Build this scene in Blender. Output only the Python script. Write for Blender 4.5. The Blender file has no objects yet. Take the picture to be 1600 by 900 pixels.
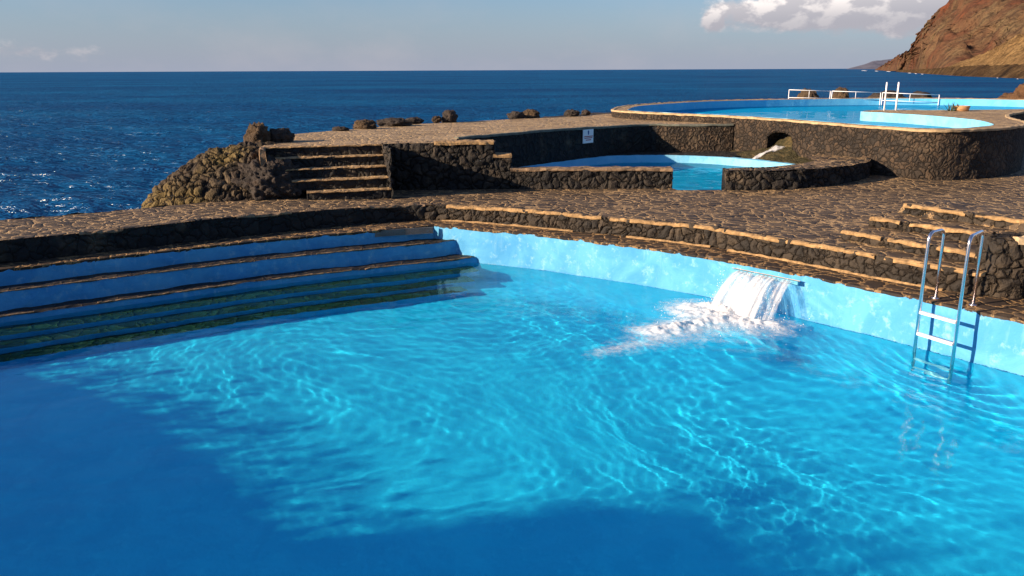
import bpy, bmesh, math, random
import numpy as np
from math import radians as RAD
from mathutils import Vector, Matrix
from mathutils.geometry import delaunay_2d_cdt
random.seed(7); rng = np.random.RandomState(7)
sc = bpy.context.scene
COL = sc.collection

# ------------------------------------------------------------------ camera
cam = bpy.data.objects.new('camera', bpy.data.cameras.new('camera')); COL.objects.link(cam); sc.camera = cam
cam.data.sensor_width = 36; cam.data.lens = 36*1280/1600
cam.data.clip_start = .05; cam.data.clip_end = 100000
PITCH, ROLL = RAD(14.9), RAD(.25)
fw = Vector((0, math.cos(PITCH), -math.sin(PITCH))); up = Vector((0, math.sin(PITCH), math.cos(PITCH))); rt = Vector((1, 0, 0))
cx = rt*math.cos(ROLL)-up*math.sin(ROLL); cy = rt*math.sin(ROLL)+up*math.cos(ROLL); cz = -fw
mw = Matrix((cx, cy, cz)).transposed().to_4x4(); mw.translation = (0, 0, 3.3)
cam.matrix_world = mw
# ------------------------------------------------------------------ light
SUN_AZ, SUN_EL = RAD(20), RAD(17.5)          # sunlight travels towards +X and a little +Y
sun = bpy.data.lights.new('sun', 'SUN'); sun.energy = 5.0; sun.angle = RAD(.5); sun.color = (1, .80, .58)
so = bpy.data.objects.new('sun', sun); COL.objects.link(so)
sd = Vector((math.cos(SUN_AZ)*math.cos(SUN_EL), math.sin(SUN_AZ)*math.cos(SUN_EL), -math.sin(SUN_EL)))
so.rotation_mode = 'QUATERNION'; so.rotation_quaternion = sd.to_track_quat('-Z', 'Y'); so.location = (-30, -10, 20)
sun.cycles.is_caustics_light = True
sc.view_settings.view_transform = 'Standard'; sc.view_settings.look = 'None'; sc.view_settings.gamma = 1
sc.view_settings.exposure = 1.0
sc.cycles.use_denoising = True
sc.cycles.max_bounces = 8; sc.cycles.transmission_bounces = 6; sc.cycles.transparent_max_bounces = 12
sc.cycles.sample_clamp_indirect = 6; sc.cycles.sample_clamp_direct = 0

# ------------------------------------------------------------------ node helper
class NT:
    def __init__(s, tree): s.t = tree; s.n = tree.nodes; s.l = tree.links
    def new(s, kind, **kw):
        n = s.n.new(kind)
        for k, v in kw.items():
            if k == 'ins':
                for a, b in v.items():
                    if isinstance(b, bpy.types.NodeSocket): s.l.new(b, n.inputs[a])
                    else: n.inputs[a].default_value = b
            else: setattr(n, k, v)
        return n
    def math(s, op, a, b=0., c=0., clamp=False):
        n = s.n.new('ShaderNodeMath'); n.operation = op; n.use_clamp = clamp
        for i, v in enumerate((a, b, c)):
            if isinstance(v, bpy.types.NodeSocket): s.l.new(v, n.inputs[i])
            else: n.inputs[i].default_value = v
        return n.outputs[0]
    def vmath(s, op, a, b=None, scale=None):
        n = s.n.new('ShaderNodeVectorMath'); n.operation = op
        for i, v in enumerate((a, b)):
            if v is None: continue
            if isinstance(v, bpy.types.NodeSocket): s.l.new(v, n.inputs[i])
            else: n.inputs[i].default_value = v
        if scale is not None: n.inputs['Scale'].default_value = scale
        return n.outputs[0]
    def mix(s, f, a, b, blend='MIX'):
        n = s.n.new('ShaderNodeMix'); n.data_type = 'RGBA'; n.blend_type = blend; n.clamp_factor = True
        for i, v in ((0, f), (6, a), (7, b)):
            if isinstance(v, bpy.types.NodeSocket): s.l.new(v, n.inputs[i])
            else: n.inputs[i].default_value = (*v, 1) if isinstance(v, tuple) and len(v) == 3 else v
        return n.outputs[2]
    def rng(s, v, a, b, c=0., d=1., smooth=False):
        n = s.n.new('ShaderNodeMapRange'); s.l.new(v, n.inputs[0])
        if smooth: n.interpolation_type = 'SMOOTHSTEP'
        for i, q in enumerate((a, b, c, d)): n.inputs[i+1].default_value = q
        return n.outputs[0]
    def noise(s, vec, scale, detail=3, rough=.55, dist=0.):
        n = s.n.new('ShaderNodeTexNoise'); s.l.new(vec, n.inputs['Vector'])
        n.inputs['Scale'].default_value = scale; n.inputs['Detail'].default_value = detail; n.inputs['Roughness'].default_value = rough
        n.inputs['Distortion'].default_value = dist
        return n
    def ramp(s, f, stops):
        n = s.n.new('ShaderNodeValToRGB'); s.l.new(f, n.inputs[0]); e = n.color_ramp.elements
        while len(e) < len(stops): e.new(.5)
        for q, (p, c) in zip(e, stops): q.position = p; q.color = (*c, 1)
        return n.outputs[0]

# ------------------------------------------------------------------ world: sky with clouds
w = bpy.data.worlds.new('World'); sc.world = w; w.use_nodes = True
W = NT(w.node_tree); W.n.clear()
sky = W.new('ShaderNodeTexSky', sky_type='NISHITA', sun_disc=False, sun_elevation=SUN_EL, sun_rotation=RAD(250), altitude=0, air_density=1.0, dust_density=.6, ozone_density=2.5)
tc = W.new('ShaderNodeTexCoord')
sep = W.new('ShaderNodeSeparateXYZ', ins={0: tc.outputs['Generated']})
az = W.math('ARCTAN2', sep.outputs[0], sep.outputs[1]); el = W.math('ARCSINE', sep.outputs[2])
cmb = W.new('ShaderNodeCombineXYZ', ins={0: az, 1: W.math('MULTIPLY', el, 1.7), 2: .37})
n1 = W.noise(cmb.outputs[0], 16, 8, .58); n2 = W.noise(cmb.outputs[0], 5, 6, .6)
off = W.vmath('ADD', cmb.outputs[0], (-.012, .012, 0)); n3 = W.noise(off, 16, 8, .58)
def blob(a0, e0, ra, re):   # soft elliptical mask in azimuth / elevation
    x = W.math('DIVIDE', W.math('SUBTRACT', az, a0), ra); y = W.math('DIVIDE', W.math('SUBTRACT', el, e0), re)
    d = W.math('SQRT', W.math('ADD', W.math('MULTIPLY', x, x), W.math('MULTIPLY', y, y)))
    return W.rng(d, 0., 1.6, 1., 0.)
m = blob(.43, .070, .20, .040)
m = W.math('MAXIMUM', m, blob(.33, .060, .13, .024)); m = W.math('MAXIMUM', m, blob(.62, .10, .25, .05))
m = W.math('MAXIMUM', m, W.math('MULTIPLY', blob(.232, .054, .017, .016), 1.0))
m = W.math('MAXIMUM', m, W.math('MULTIPLY', blob(-.55, .02, .30, .022), .42))
dens = W.rng(W.math('ADD', m, W.math('MULTIPLY', W.math('SUBTRACT', n1.outputs[0], .5), 1.1)), .36, .60, 0, 1, True)
lit = W.rng(W.math('SUBTRACT', n1.outputs[0], n3.outputs[0]), -.03, .09, 0, 1, True)
lowg = W.rng(W.math('SUBTRACT', el, W.math('MULTIPLY', az, .03)), .035, .075, 0, 1, True)
litf = W.math('MULTIPLY', W.math('ADD', W.math('MULTIPLY', lit, .55), .25), W.math('ADD', W.math('MULTIPLY', lowg, .8), .2))
SKYS = .065
ccol = W.mix(litf, (.20/SKYS, .195/SKYS, .225/SKYS), (.80/SKYS, .72/SKYS, .66/SKYS))
skyc = W.mix(1., sky.outputs[0], (.64, .82, 1.08), 'MULTIPLY')
haze = W.rng(el, .0, .10, .90, .10)
skyc2 = W.mix(haze, skyc, (.188/SKYS, .205/SKYS, .262/SKYS))
# thin streaky veil of stratus low over the sea
veil = W.math('MULTIPLY', W.rng(n2.outputs[0], .45, .75, 0, .35), W.rng(el, .02, .12, 1, 0))
skyc3 = W.mix(veil, skyc2, (.30/SKYS, .27/SKYS, .285/SKYS))
fin = W.mix(W.math('MULTIPLY', dens, .92), skyc3, ccol)
bg = W.new('ShaderNodeBackground', ins={0: fin, 1: SKYS})
W.new('ShaderNodeOutputWorld', ins={0: bg.outputs[0]})

# ------------------------------------------------------------------ numpy noise
PERM = rng.permutation(4096)
GR = rng.normal(size=(4096, 3)); GR /= np.linalg.norm(GR, axis=1)[:, None]
def pn(p):
    p = np.asarray(p, float); i = np.floor(p).astype(int); f = p-i; u = f*f*f*(f*(f*6-15)+10)
    r = 0
    for dx in (0, 1):
        for dy in (0, 1):
            for dz in (0, 1):
                h = PERM[(PERM[(PERM[(i[:, 0]+dx) & 4095]+i[:, 1]+dy) & 4095]+i[:, 2]+dz) & 4095]
                g = GR[h]; d = f-np.array([dx, dy, dz])
                wgt = (u[:, 0] if dx else 1-u[:, 0])*(u[:, 1] if dy else 1-u[:, 1])*(u[:, 2] if dz else 1-u[:, 2])
                r = r+wgt*(g*d).sum(1)
    return r
def fbm(p, oct=4, lac=2.1, gain=.5):
    r = 0; a = 1.; p = np.asarray(p, float)
    for k in range(oct): r = r+a*pn(p+17.3*k); p = p*lac; a *= gain
    return r
def ridged(p, oct=4):
    r = 0; a = 1.; p = np.asarray(p, float)
    for k in range(oct): r = r+a*(1-2*np.abs(pn(p+9.1*k))); p = p*2.1; a *= .5
    return r

# ------------------------------------------------------------------ object helpers
def tag(o, label=None, cat=None, group=None, kind=None):
    if label: o['label'] = label
    if cat: o['category'] = cat
    if group: o['group'] = group
    if kind: o['kind'] = kind
    return o
def thing(name, label, cat, loc=(0, 0, 0), group=None):
    o = bpy.data.objects.new(name, None); COL.objects.link(o); o.location = loc; o.empty_display_size = .2
    return tag(o, label, cat, group)
def worldloc(o):
    v = Vector((0, 0, 0))
    while o is not None: v += o.location; o = o.parent
    return v
def mesh(name, vs, fs, mats, parent=None, smooth=False, origin=None, midx=None):
    """vertices are given in world coordinates; the object gets a sensible origin"""
    vs = np.asarray(vs, float)
    if parent is not None: base = np.array(worldloc(parent)); loc = np.zeros(3)
    else:
        loc = np.array(origin if origin is not None else ((vs[:, 0].min()+vs[:, 0].max())/2, (vs[:, 1].min()+vs[:, 1].max())/2, vs[:, 2].min())); base = loc
    me = bpy.data.meshes.new(name); me.from_pydata((vs-base).tolist(), [], [tuple(int(i) for i in f) for f in fs])
    at = me.attributes.new('rest', 'FLOAT_VECTOR', 'POINT'); at.data.foreach_set('vector', vs.astype(np.float32).ravel())
    if not isinstance(mats, (list, tuple)): mats = [mats]
    for m_ in mats: me.materials.append(m_)
    if midx is not None: me.polygons.foreach_set('material_index', np.asarray(midx, np.int32))
    if smooth: me.polygons.foreach_set('use_smooth', [True]*len(me.polygons))
    me.update()
    o = bpy.data.objects.new(name, me); COL.objects.link(o); o.parent = parent; o.location = loc
    return o
def dens(poly, step, closed=False):
    P = np.asarray(poly, float)
    if closed: P = np.vstack([P, P[:1]])
    out = []
    for a, b in zip(P[:-1], P[1:]):
        n = max(1, int(round(np.linalg.norm(b[:2]-a[:2])/step)))
        for k in range(n): out.append(a+(b-a)*k/n)
    if not closed: out.append(P[-1])
    return np.array(out)
def spline(poly, step=.1, closed=False):
    P = np.asarray(poly, float)
    Q = np.vstack([P[-1:], P, P[:2]]) if closed else np.vstack([2*P[0]-P[1], P, 2*P[-1]-P[-2]])
    out = []
    for i in range(1, len(Q)-2):
        a, b, c, d = Q[i-1], Q[i], Q[i+1], Q[i+2]; n = max(1, int(round(np.linalg.norm(c-b)/step)))
        for k in range(n):
            t = k/n
            out.append(.5*((2*b)+(c-a)*t+(2*a-5*b+4*c-d)*t*t+(3*b-a-3*c+d)*t**3))
    if not closed: out.append(P[-1])
    return np.array(out)
def normals2(P, closed=False):
    P = P[:, :2]
    if closed: T = np.roll(P, -1, 0)-np.roll(P, 1, 0)
    else: T = np.gradient(P, axis=0)
    T /= np.linalg.norm(T, axis=1)[:, None]+1e-9
    return np.stack([-T[:, 1], T[:, 0]], 1)       # left of the travel direction
def offs(P, d, closed=False):
    Q = np.array(P, float); Q[:, :2] += normals2(P, closed)*d; return Q
def sweep(name, P, prof, mats, parent=None, closed=False, ring=True, caps=True, jit=0., jf=3., smooth=False, zf=None, midx=None, origin=None, flip=False):
    """profile = (offset to the left of the path, z); ring closes the profile"""
    P = np.asarray(P, float); N = normals2(P, closed); n, k = len(P), len(prof)
    pr = np.asarray(prof, float)
    V = np.zeros((n, k, 3))
    V[:, :, 0] = P[:, None, 0]+N[:, None, 0]*pr[None, :, 0]; V[:, :, 1] = P[:, None, 1]+N[:, None, 1]*pr[None, :, 0]
    z0 = zf(P[:, 0], P[:, 1]) if zf is not None else 0
    V[:, :, 2] = pr[None, :, 1]+(z0[:, None] if zf is not None else 0)
    V = V.reshape(-1, 3)
    if jit:
        V = V+jit*np.stack([fbm(V*jf), fbm(V*jf+50), fbm(V*jf+90)], 1)
    fs, mi = [], []
    for i in range(n if closed else n-1):
        j = (i+1) % n
        for q in range(k if ring else k-1):
            r = (q+1) % k
            f = (i*k+q, i*k+r, j*k+r, j*k+q)
            fs.append(f[::-1] if flip else f); mi.append(midx[q] if midx else 0)
    if caps and ring and not closed:
        fs.append(tuple(range(k))[::-1] if not flip else tuple(range(k))); fs.append(tuple((n-1)*k+q for q in range(k)) if not flip else tuple((n-1)*k+q for q in range(k))[::-1]); mi += [0, 0]
    return mesh(name, V, fs, mats, parent, smooth, origin, mi)
def boxprof(d0, d1, z0, z1, step=.04, r=.02):
    """closed profile d0..d1, z0..z1, wound so that the faces look outwards"""
    a = [(d0, z) for z in np.linspace(z0, z1-r, max(2, int((z1-z0)/step)))]
    b = [(d, z1) for d in np.linspace(d0+r, d1-r, max(2, int(abs(d1-d0)/step)))]
    c = [(d1, z) for z in np.linspace(z1-r, z0, 3)]
    return a+b+c
def inpoly(x, y, poly):
    poly = np.asarray(poly)[:, :2]; c = np.zeros(len(x), bool); j = len(poly)-1
    for i in range(len(poly)):
        xi, yi = poly[i]; xj, yj = poly[j]
        t = ((yi > y) != (yj > y)) & (x < (xj-xi)*(y-yi)/(yj-yi+1e-12)+xi)
        c ^= t; j = i
    return c
def tri_sheet(outer, holes, zf, grid=None, zoff=0., skirt=None):
    """triangulated horizontal sheet with holes; returns verts, faces"""
    loops = [np.asarray(outer)[:, :2]]+[np.asarray(h)[:, :2] for h in holes]
    pts, edges = [], []
    for L in loops:
        s = len(pts); pts += [Vector(p) for p in L]; edges += [(s+i, s+(i+1) % len(L)) for i in range(len(L))]
    if grid:
        o = loops[0]; xs = np.arange(o[:, 0].min(), o[:, 0].max(), grid); ys = np.arange(o[:, 1].min(), o[:, 1].max(), grid)
        X, Y = np.meshgrid(xs, ys); X = X.ravel()+rng.uniform(-.2, .2, X.size)*grid; Y = Y.ravel()+rng.uniform(-.2, .2, Y.size)*grid
        k = inpoly(X, Y, o)
        for h in loops[1:]: k &= ~inpoly(X, Y, h)
        pts += [Vector((a, b)) for a, b in zip(X[k], Y[k])]
    v, e, f, *_ = delaunay_2d_cdt(pts, edges, [], 0, 1e-5)
    v = np.array([(p.x, p.y) for p in v]); f = np.array([q for q in f if len(q) == 3])
    c = v[f].mean(1); k = inpoly(c[:, 0], c[:, 1], loops[0])
    for h in loops[1:]: k &= ~inpoly(c[:, 0], c[:, 1], h)
    f = f[k]
    a = v[f]; s = (a[:, 1, 0]-a[:, 0, 0])*(a[:, 2, 1]-a[:, 0, 1])-(a[:, 1, 1]-a[:, 0, 1])*(a[:, 2, 0]-a[:, 0, 0])
    f[s < 0] = f[s < 0][:, ::-1]
    z = zf(v[:, 0], v[:, 1]) if callable(zf) else np.full(len(v), float(zf))
    return np.column_stack([v, z+zoff]), f
def prism(name, outer, zt, zb, mats, parent=None, jit=0., origin=None, side=1, grid=None, holes=()):
    """solid: top sheet (material 0) + vertical sides (material side)"""
    v, f = tri_sheet(outer, holes, zt, grid)
    fs = [tuple(q) for q in f]; mi = [0]*len(fs); vs = list(v)
    for L, sg in [(outer, 1)]+[(h, -1) for h in holes]:
        L = np.asarray(L)[:, :2]
        area = .5*np.sum(L[:, 0]*np.roll(L[:, 1], -1)-np.roll(L[:, 0], -1)*L[:, 1])
        if area*sg < 0: L = L[::-1]
        nz = 6; s = len(vs); zz = zt(L[:, 0], L[:, 1]) if callable(zt) else np.full(len(L), float(zt))
        for q in range(nz+1):
            for p, z in zip(L, zz): vs.append(np.array([p[0], p[1], z+(zb-z)*q/nz]))
        n = len(L)
        for q in range(nz):
            for i in range(n):
                j = (i+1) % n; fs.append((s+q*n+i, s+(q+1)*n+i, s+(q+1)*n+j, s+q*n+j)); mi.append(side)
    vs = np.array(vs)
    if jit: vs = vs+jit*np.stack([fbm(vs*2.5), fbm(vs*2.5+40), fbm(vs*2.5+80)*.6], 1)
    return mesh(name, vs, fs, mats, parent, False, origin, mi)
def tube(pts, r, seg=10):
    """verts, faces of a round bar through pts"""
    P = [Vector(p) for p in pts]; vs, fs = [], []; ref = None
    for i, p in enumerate(P):
        t = (P[min(i+1, len(P)-1)]-P[max(i-1, 0)]).normalized()
        if ref is None: ref = Vector((0, 0, 1)) if abs(t.z) < .9 else Vector((1, 0, 0))
        a = (ref-t*ref.dot(t)).normalized(); b = t.cross(a); ref = a
        for k in range(seg):
            q = 2*math.pi*k/seg; vs.append(p+a*r*math.cos(q)+b*r*math.sin(q))
    for i in range(len(P)-1):
        for k in range(seg):
            l = (k+1) % seg; fs.append((i*seg+k, i*seg+l, (i+1)*seg+l, (i+1)*seg+k))
    fs.append(tuple(range(seg))[::-1]); fs.append(tuple((len(P)-1)*seg+k for k in range(seg)))
    return [tuple(v) for v in vs], fs
def add(acc, vf):
    s = len(acc[0]); acc[0].extend(vf[0]); acc[1].extend([tuple(i+s for i in f) for f in vf[1]])
def box(x0, x1, y0, y1, z0, z1):
    v = [(x, y, z) for z in (z0, z1) for y in (y0, y1) for x in (x0, x1)]
    return v, [(0, 2, 3, 1), (4, 5, 7, 6), (0, 1, 5, 4), (2, 6, 7, 3), (0, 4, 6, 2), (1, 3, 7, 5)]
def rock(name, c, r, seed, mat, label, cat='rock', group=None, sub=4, rough=.28, freq=1.6, flat=.0, parent=None):
    bm = bmesh.new(); bmesh.ops.create_icosphere(bm, subdivisions=sub, radius=1)
    v = np.array([q.co[:] for q in bm.verts]); f = [tuple(q.index for q in p.verts) for p in bm.faces]; bm.free()
    d = 1+rough*fbm(v*freq+seed*11.7, 6, 2.2, .6)+rough*.5*ridged(v*freq*2.2+seed*5.1, 5)-rough*.4
    v = v*d[:, None]*np.asarray(r)
    v = v+np.asarray(c)
    o = mesh(name, v, f, mat, parent, True, origin=None)
    if parent is None: tag(o, label, cat, group)
    return o

# ------------------------------------------------------------------ materials
def newmat(name):
    m_ = bpy.data.materials.new(name); m_.use_nodes = True; t = NT(m_.node_tree); t.n.clear()
    t.out = t.new('ShaderNodeOutputMaterial'); t.b = t.new('ShaderNodeBsdfPrincipled'); t.l.new(t.b.outputs[0], t.out.inputs[0])
    t.b.inputs['Specular IOR Level'].default_value = .3
    return m_, t
def stone(name, size=.18, cols=((.030, .027, .025), (.060, .048, .038), (.105, .078, .052)), mortar=(.38, .25, .12), mw=.06, gap=.03,
          zs=1., disp=.03, method='BUMP', rough=.85, irregular=.35, mvar=.5, dome=.22, stain=None, flatcells=0., mh=.0):
    """random rubble / flagstones: cells with their own colour, joints between them, relief"""
    m_, t = newmat(name)
    at = t.new('ShaderNodeAttribute', attribute_name='rest')
    p0 = at.outputs['Vector']
    dn = t.noise(p0, 1/size*1.1, 4, .62); dv = t.vmath('SCALE', t.vmath('SUBTRACT', dn.outputs['Color'], (.5, .5, .5)), scale=irregular*size*1.5)
    dn2 = t.noise(p0, .42/size, 2, .5); dv2 = t.vmath('SCALE', t.vmath('SUBTRACT', dn2.outputs['Color'], (.5, .5, .5)), scale=size*2.4)
    p1 = t.vmath('ADD', t.vmath('ADD', p0, dv), dv2)
    p = t.vmath('MULTIPLY', p1, (1/size, 1/size, zs/size))
    ve = t.new('ShaderNodeTexVoronoi', feature='DISTANCE_TO_EDGE', ins={'Vector': p, 'Scale': 1., 'Randomness': .92})
    vc = t.new('ShaderNodeTexVoronoi', feature='F1', ins={'Vector': p, 'Scale': 1., 'Randomness': .92})
    cell = t.new('ShaderNodeSeparateColor', ins={0: vc.outputs['Color']})
    fine = t.noise(p0, 38, 5, .65); mid = t.noise(p0, 5.5, 4, .6); big = t.noise(p0, .9, 3, .5)
    wv = t.rng(mid.outputs[0], .5-.22*mvar, .5+.22*mvar, mw*(1-mvar)*.5+.004, mw*(1+mvar*.6))
    edge = t.new('ShaderNodeMapRange', interpolation_type='SMOOTHSTEP', ins={0: ve.outputs[0], 1: t.math('MULTIPLY', wv, .6), 2: t.math('MULTIPLY', wv, 1.25), 3: 0., 4: 1.}).outputs[0]
    k = t.math('ADD', t.math('MULTIPLY', cell.outputs[0], .75), t.math('MULTIPLY', mid.outputs[0], .35))
    sc_ = t.ramp(k, [(.12, cols[0]), (.5, cols[1]), (.95, cols[2])])
    sc_ = t.mix(t.rng(fine.outputs[0], .3, .75, 0, .6), sc_, (cols[0][0]*.5, cols[0][1]*.5, cols[0][2]*.5))
    sc_ = t.mix(t.rng(big.outputs[0], .4, .7, 0, .3), sc_, cols[2])
    mo = t.mix(t.rng(fine.outputs[0], .35, .7), mortar, tuple(c*.55 for c in mortar))
    if stain:
        mk = t.rng(big.outputs[0], .42, .62, 0, stain[1], True); sc_ = t.mix(mk, sc_, stain[0])
    col = t.mix(edge, mo, sc_)
    pt = t.noise(p0, .55, 5, .6); col = t.mix(t.rng(pt.outputs[0], .40, .62, .38, 0), col, t.mix(1., col, (.45, .42, .40), 'MULTIPLY'))
    pl_ = t.noise(p0, 1.7, 5, .65); col = t.mix(t.rng(pl_.outputs[0], .56, .72, 0, .35), col, (.20, .14, .085))
    t.l.new(col, t.b.inputs['Base Color']); t.b.inputs['Roughness'].default_value = rough
    dm = t.math('POWER', t.rng(ve.outputs[0], 0., dome), .6)
    h = t.math('ADD', t.math('MULTIPLY', dm, .8), t.math('MULTIPLY', fine.outputs[0], .22))
    h = t.math('ADD', h, t.math('MULTIPLY', t.math('MULTIPLY', cell.outputs[1], edge), .35))
    h = t.math('ADD', h, t.math('MULTIPLY', mid.outputs[0], .4))
    if mh: h = t.math('ADD', h, t.math('MULTIPLY', t.math('SUBTRACT', 1., edge), mh))
    d = t.new('ShaderNodeDisplacement', ins={'Height': h, 'Midlevel': .9, 'Scale': disp})
    t.l.new(d.outputs[0], t.out.inputs['Displacement']); m_.displacement_method = method
    return m_
def lava(name, c1, c2, c3=None, scale=2.5, disp=.12, method='BUMP'):
    m_, t = newmat(name); at = t.new('ShaderNodeAttribute', attribute_name='rest').outputs['Vector']
    a = t.noise(at, scale, 8, .65); b = t.noise(at, scale*5, 5, .7); v = t.new('ShaderNodeTexVoronoi', ins={'Vector': at, 'Scale': scale*2.2})
    col = t.ramp(t.math('ADD', t.math('MULTIPLY', a.outputs[0], .7), t.math('MULTIPLY', b.outputs[0], .3)), [(.3, c1), (.52, c2), (.7, c3 or c2)])
    t.l.new(col, t.b.inputs['Base Color']); t.b.inputs['Roughness'].default_value = .85
    h = t.math('ADD', a.outputs[0], t.math('ADD', t.math('MULTIPLY', b.outputs[0], .5), t.math('MULTIPLY', v.outputs[0], .35)))
    d = t.new('ShaderNodeDisplacement', ins={'Height': h, 'Midlevel': .8, 'Scale': disp}); t.l.new(d.outputs[0], t.out.inputs['Displacement'])
    m_.displacement_method = method
    return m_
def plain(name, c, rough=.5, metal=0., var=.15, scale=8, bump=.0, spec=.4):
    m_, t = newmat(name); at = t.new('ShaderNodeAttribute', attribute_name='rest').outputs['Vector']
    a = t.noise(at, scale, 5, .6)
    t.l.new(t.mix(t.rng(a.outputs[0], .3, .7), tuple(q*(1-var) for q in c), tuple(min(1, q*(1+var)) for q in c)), t.b.inputs['Base Color'])
    t.b.inputs['Roughness'].default_value = rough; t.b.inputs['Metallic'].default_value = metal; t.b.inputs['Specular IOR Level'].default_value = spec
    if bump:
        bn = t.new('ShaderNodeBump', ins={'Height': a.outputs[0], 'Strength': 1., 'Distance': bump}); t.l.new(bn.outputs[0], t.b.inputs['Normal'])
    return m_
def paint(name, c1, c2, c3, top=None, chips=.5):
    """old swimming-pool paint: mottled, scuffed, flaking along its upper edge"""
    m_, t = newmat(name); at = t.new('ShaderNodeAttribute', attribute_name='rest').outputs['Vector']
    a = t.noise(at, 1.6, 6, .62, .6); b = t.noise(at, 7, 6, .7); s = t.noise(t.vmath('MULTIPLY', at, (6, 6, 1.)), 1.6, 4, .6)
    col = t.mix(t.rng(a.outputs[0], .38, .62, 0, 1, True), c1, c2)
    col = t.mix(t.rng(b.outputs[0], .52, .72, 0, .75, True), col, c3)
    col = t.mix(t.rng(s.outputs[0], .6, .8, 0, .35), col, c3)
    sp = t.noise(at, 24, 3, .7); col = t.mix(t.rng(sp.outputs[0], .74, .80, 0, .8), col, (.03, .07, .08))
    if top is not None:
        z = t.new('ShaderNodeSeparateXYZ', ins={0: at}).outputs[2]
        g = t.math('ADD', t.rng(z, top-.09, top, 0, .42), t.math('SUBTRACT', b.outputs[0], .5))
        col = t.mix(t.rng(g, .40*chips+.12, .40*chips+.17, 0, 1), col, (.045, .035, .028))
    t.l.new(col, t.b.inputs['Base Color']); t.b.inputs['Roughness'].default_value = .75
    bn = t.new('ShaderNodeBump', ins={'Height': t.math('ADD', b.outputs[0], t.math('MULTIPLY', a.outputs[0], 2.)), 'Strength': .6, 'Distance': .012}); t.l.new(bn.outputs[0], t.b.inputs['Normal'])
    return m_
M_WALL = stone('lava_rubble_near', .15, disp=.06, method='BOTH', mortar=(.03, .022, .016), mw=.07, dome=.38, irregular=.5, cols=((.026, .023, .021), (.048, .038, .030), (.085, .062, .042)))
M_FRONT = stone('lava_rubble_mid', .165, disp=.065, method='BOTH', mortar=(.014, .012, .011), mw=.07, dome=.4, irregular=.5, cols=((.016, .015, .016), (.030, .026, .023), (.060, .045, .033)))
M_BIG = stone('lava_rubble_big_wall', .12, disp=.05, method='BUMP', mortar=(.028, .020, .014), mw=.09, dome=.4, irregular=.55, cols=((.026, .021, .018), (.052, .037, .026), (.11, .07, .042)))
M_SHADED = stone('lava_rubble_shaded', .18, disp=.03, mortar=(.012, .011, .010), mw=.06, cols=((.012, .012, .013), (.022, .020, .020), (.035, .03, .026)))  # rubble copy for shaded faces, the shade put into its colour
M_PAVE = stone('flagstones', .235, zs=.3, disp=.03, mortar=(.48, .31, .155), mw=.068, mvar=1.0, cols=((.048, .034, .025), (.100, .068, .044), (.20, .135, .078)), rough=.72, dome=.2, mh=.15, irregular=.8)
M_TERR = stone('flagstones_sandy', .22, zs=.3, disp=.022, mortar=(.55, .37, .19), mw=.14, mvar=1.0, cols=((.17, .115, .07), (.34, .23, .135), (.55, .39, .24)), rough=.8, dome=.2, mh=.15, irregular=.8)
M_LEDGE = stone('ledge_flagstones', .21, zs=.3, disp=.02, mortar=(.42, .25, .11), mw=.07, mvar=1.0, cols=((.030, .022, .018), (.055, .038, .028), (.10, .065, .04)), rough=.7, dome=.2, mh=.2, irregular=.8)
M_LIP = plain('sandy_mortar', (.33, .20, .09), .9, var=.45, scale=14, bump=.02)
M_LIPD = plain('shaded_mortar', (.22, .14, .08), .9, var=.6, scale=9, bump=.03)  # mortar darkened, shade along the nosings put into its colour
M_TREAD = stone('mossy_shaded_tread', .22, zs=.4, disp=.015, mortar=(.06, .04, .025), mw=.05, mvar=1., cols=((.012, .011, .010), (.022, .020, .016), (.045, .036, .024)), rough=.6)  # mossy stone, darkened further to put shade on the upper treads
M_WETTREAD = stone('algae_tread', .20, zs=.4, disp=.02, mortar=(.05, .075, .03), mw=.06, mvar=1., cols=((.018, .03, .022), (.028, .055, .035), (.06, .10, .045)), rough=.6)
M_PAINT = paint('pool_paint', (.06, .29, .56), (.10, .37, .62), (.26, .50, .63), top=.70)
M_FLOOR = paint('pool_floor_paint', (.03, .54, .82), (.04, .61, .88), (.06, .68, .92))
M_PAINT2 = paint('pale_pool_paint', (.16, .46, .66), (.22, .50, .68), (.11, .38, .62))
M_LAVA = lava('black_lava', (.018, .015, .014), (.045, .034, .028), (.085, .058, .042))
M_BROWN = lava('brown_lava', (.03, .02, .014), (.09, .058, .034), (.17, .105, .05), scale=1.6, disp=.3)
M_MOUND = stone('mound_rubble', .19, disp=.085, method='BOTH', mortar=(.02, .015, .012), mw=.08, cols=((.030, .021, .015), (.065, .043, .027), (.12, .085, .045)), stain=((.17, .115, .035), .8), dome=.3, irregular=.5)
M_STEEL = plain('stainless_steel', (.86, .78, .78), .26, 1., var=.05)
M_WHITE = plain('white_enamel', (.85, .82, .82), .35, var=.04)
M_PLASTIC = plain('rung_tread_plastic', (.75, .76, .78), .4, var=.06)
def watermat(name, tint, ior, rough=0.):
    m_, t = newmat(name); b = t.b
    b.inputs['Base Color'].default_value = (*tint, 1); b.inputs['Roughness'].default_value = rough
    b.inputs['IOR'].default_value = ior; b.inputs['Transmission Weight'].default_value = 1; b.inputs['Specular IOR Level'].default_value = .5
    return m_
M_WATER = watermat('pool_water', (.34, .96, 1.0), 1.19)
_t = NT(M_WATER.node_tree); _c = _t.new('ShaderNodeTexCoord'); _n = _t.noise(_c.outputs['Object'], 5.5, 4, .6)
_t.l.new(_t.new('ShaderNodeBump', ins={'Height': _n.outputs[0], 'Strength': 1., 'Distance': .0035}).outputs[0], _t.n['Principled BSDF'].inputs['Normal'])
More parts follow.
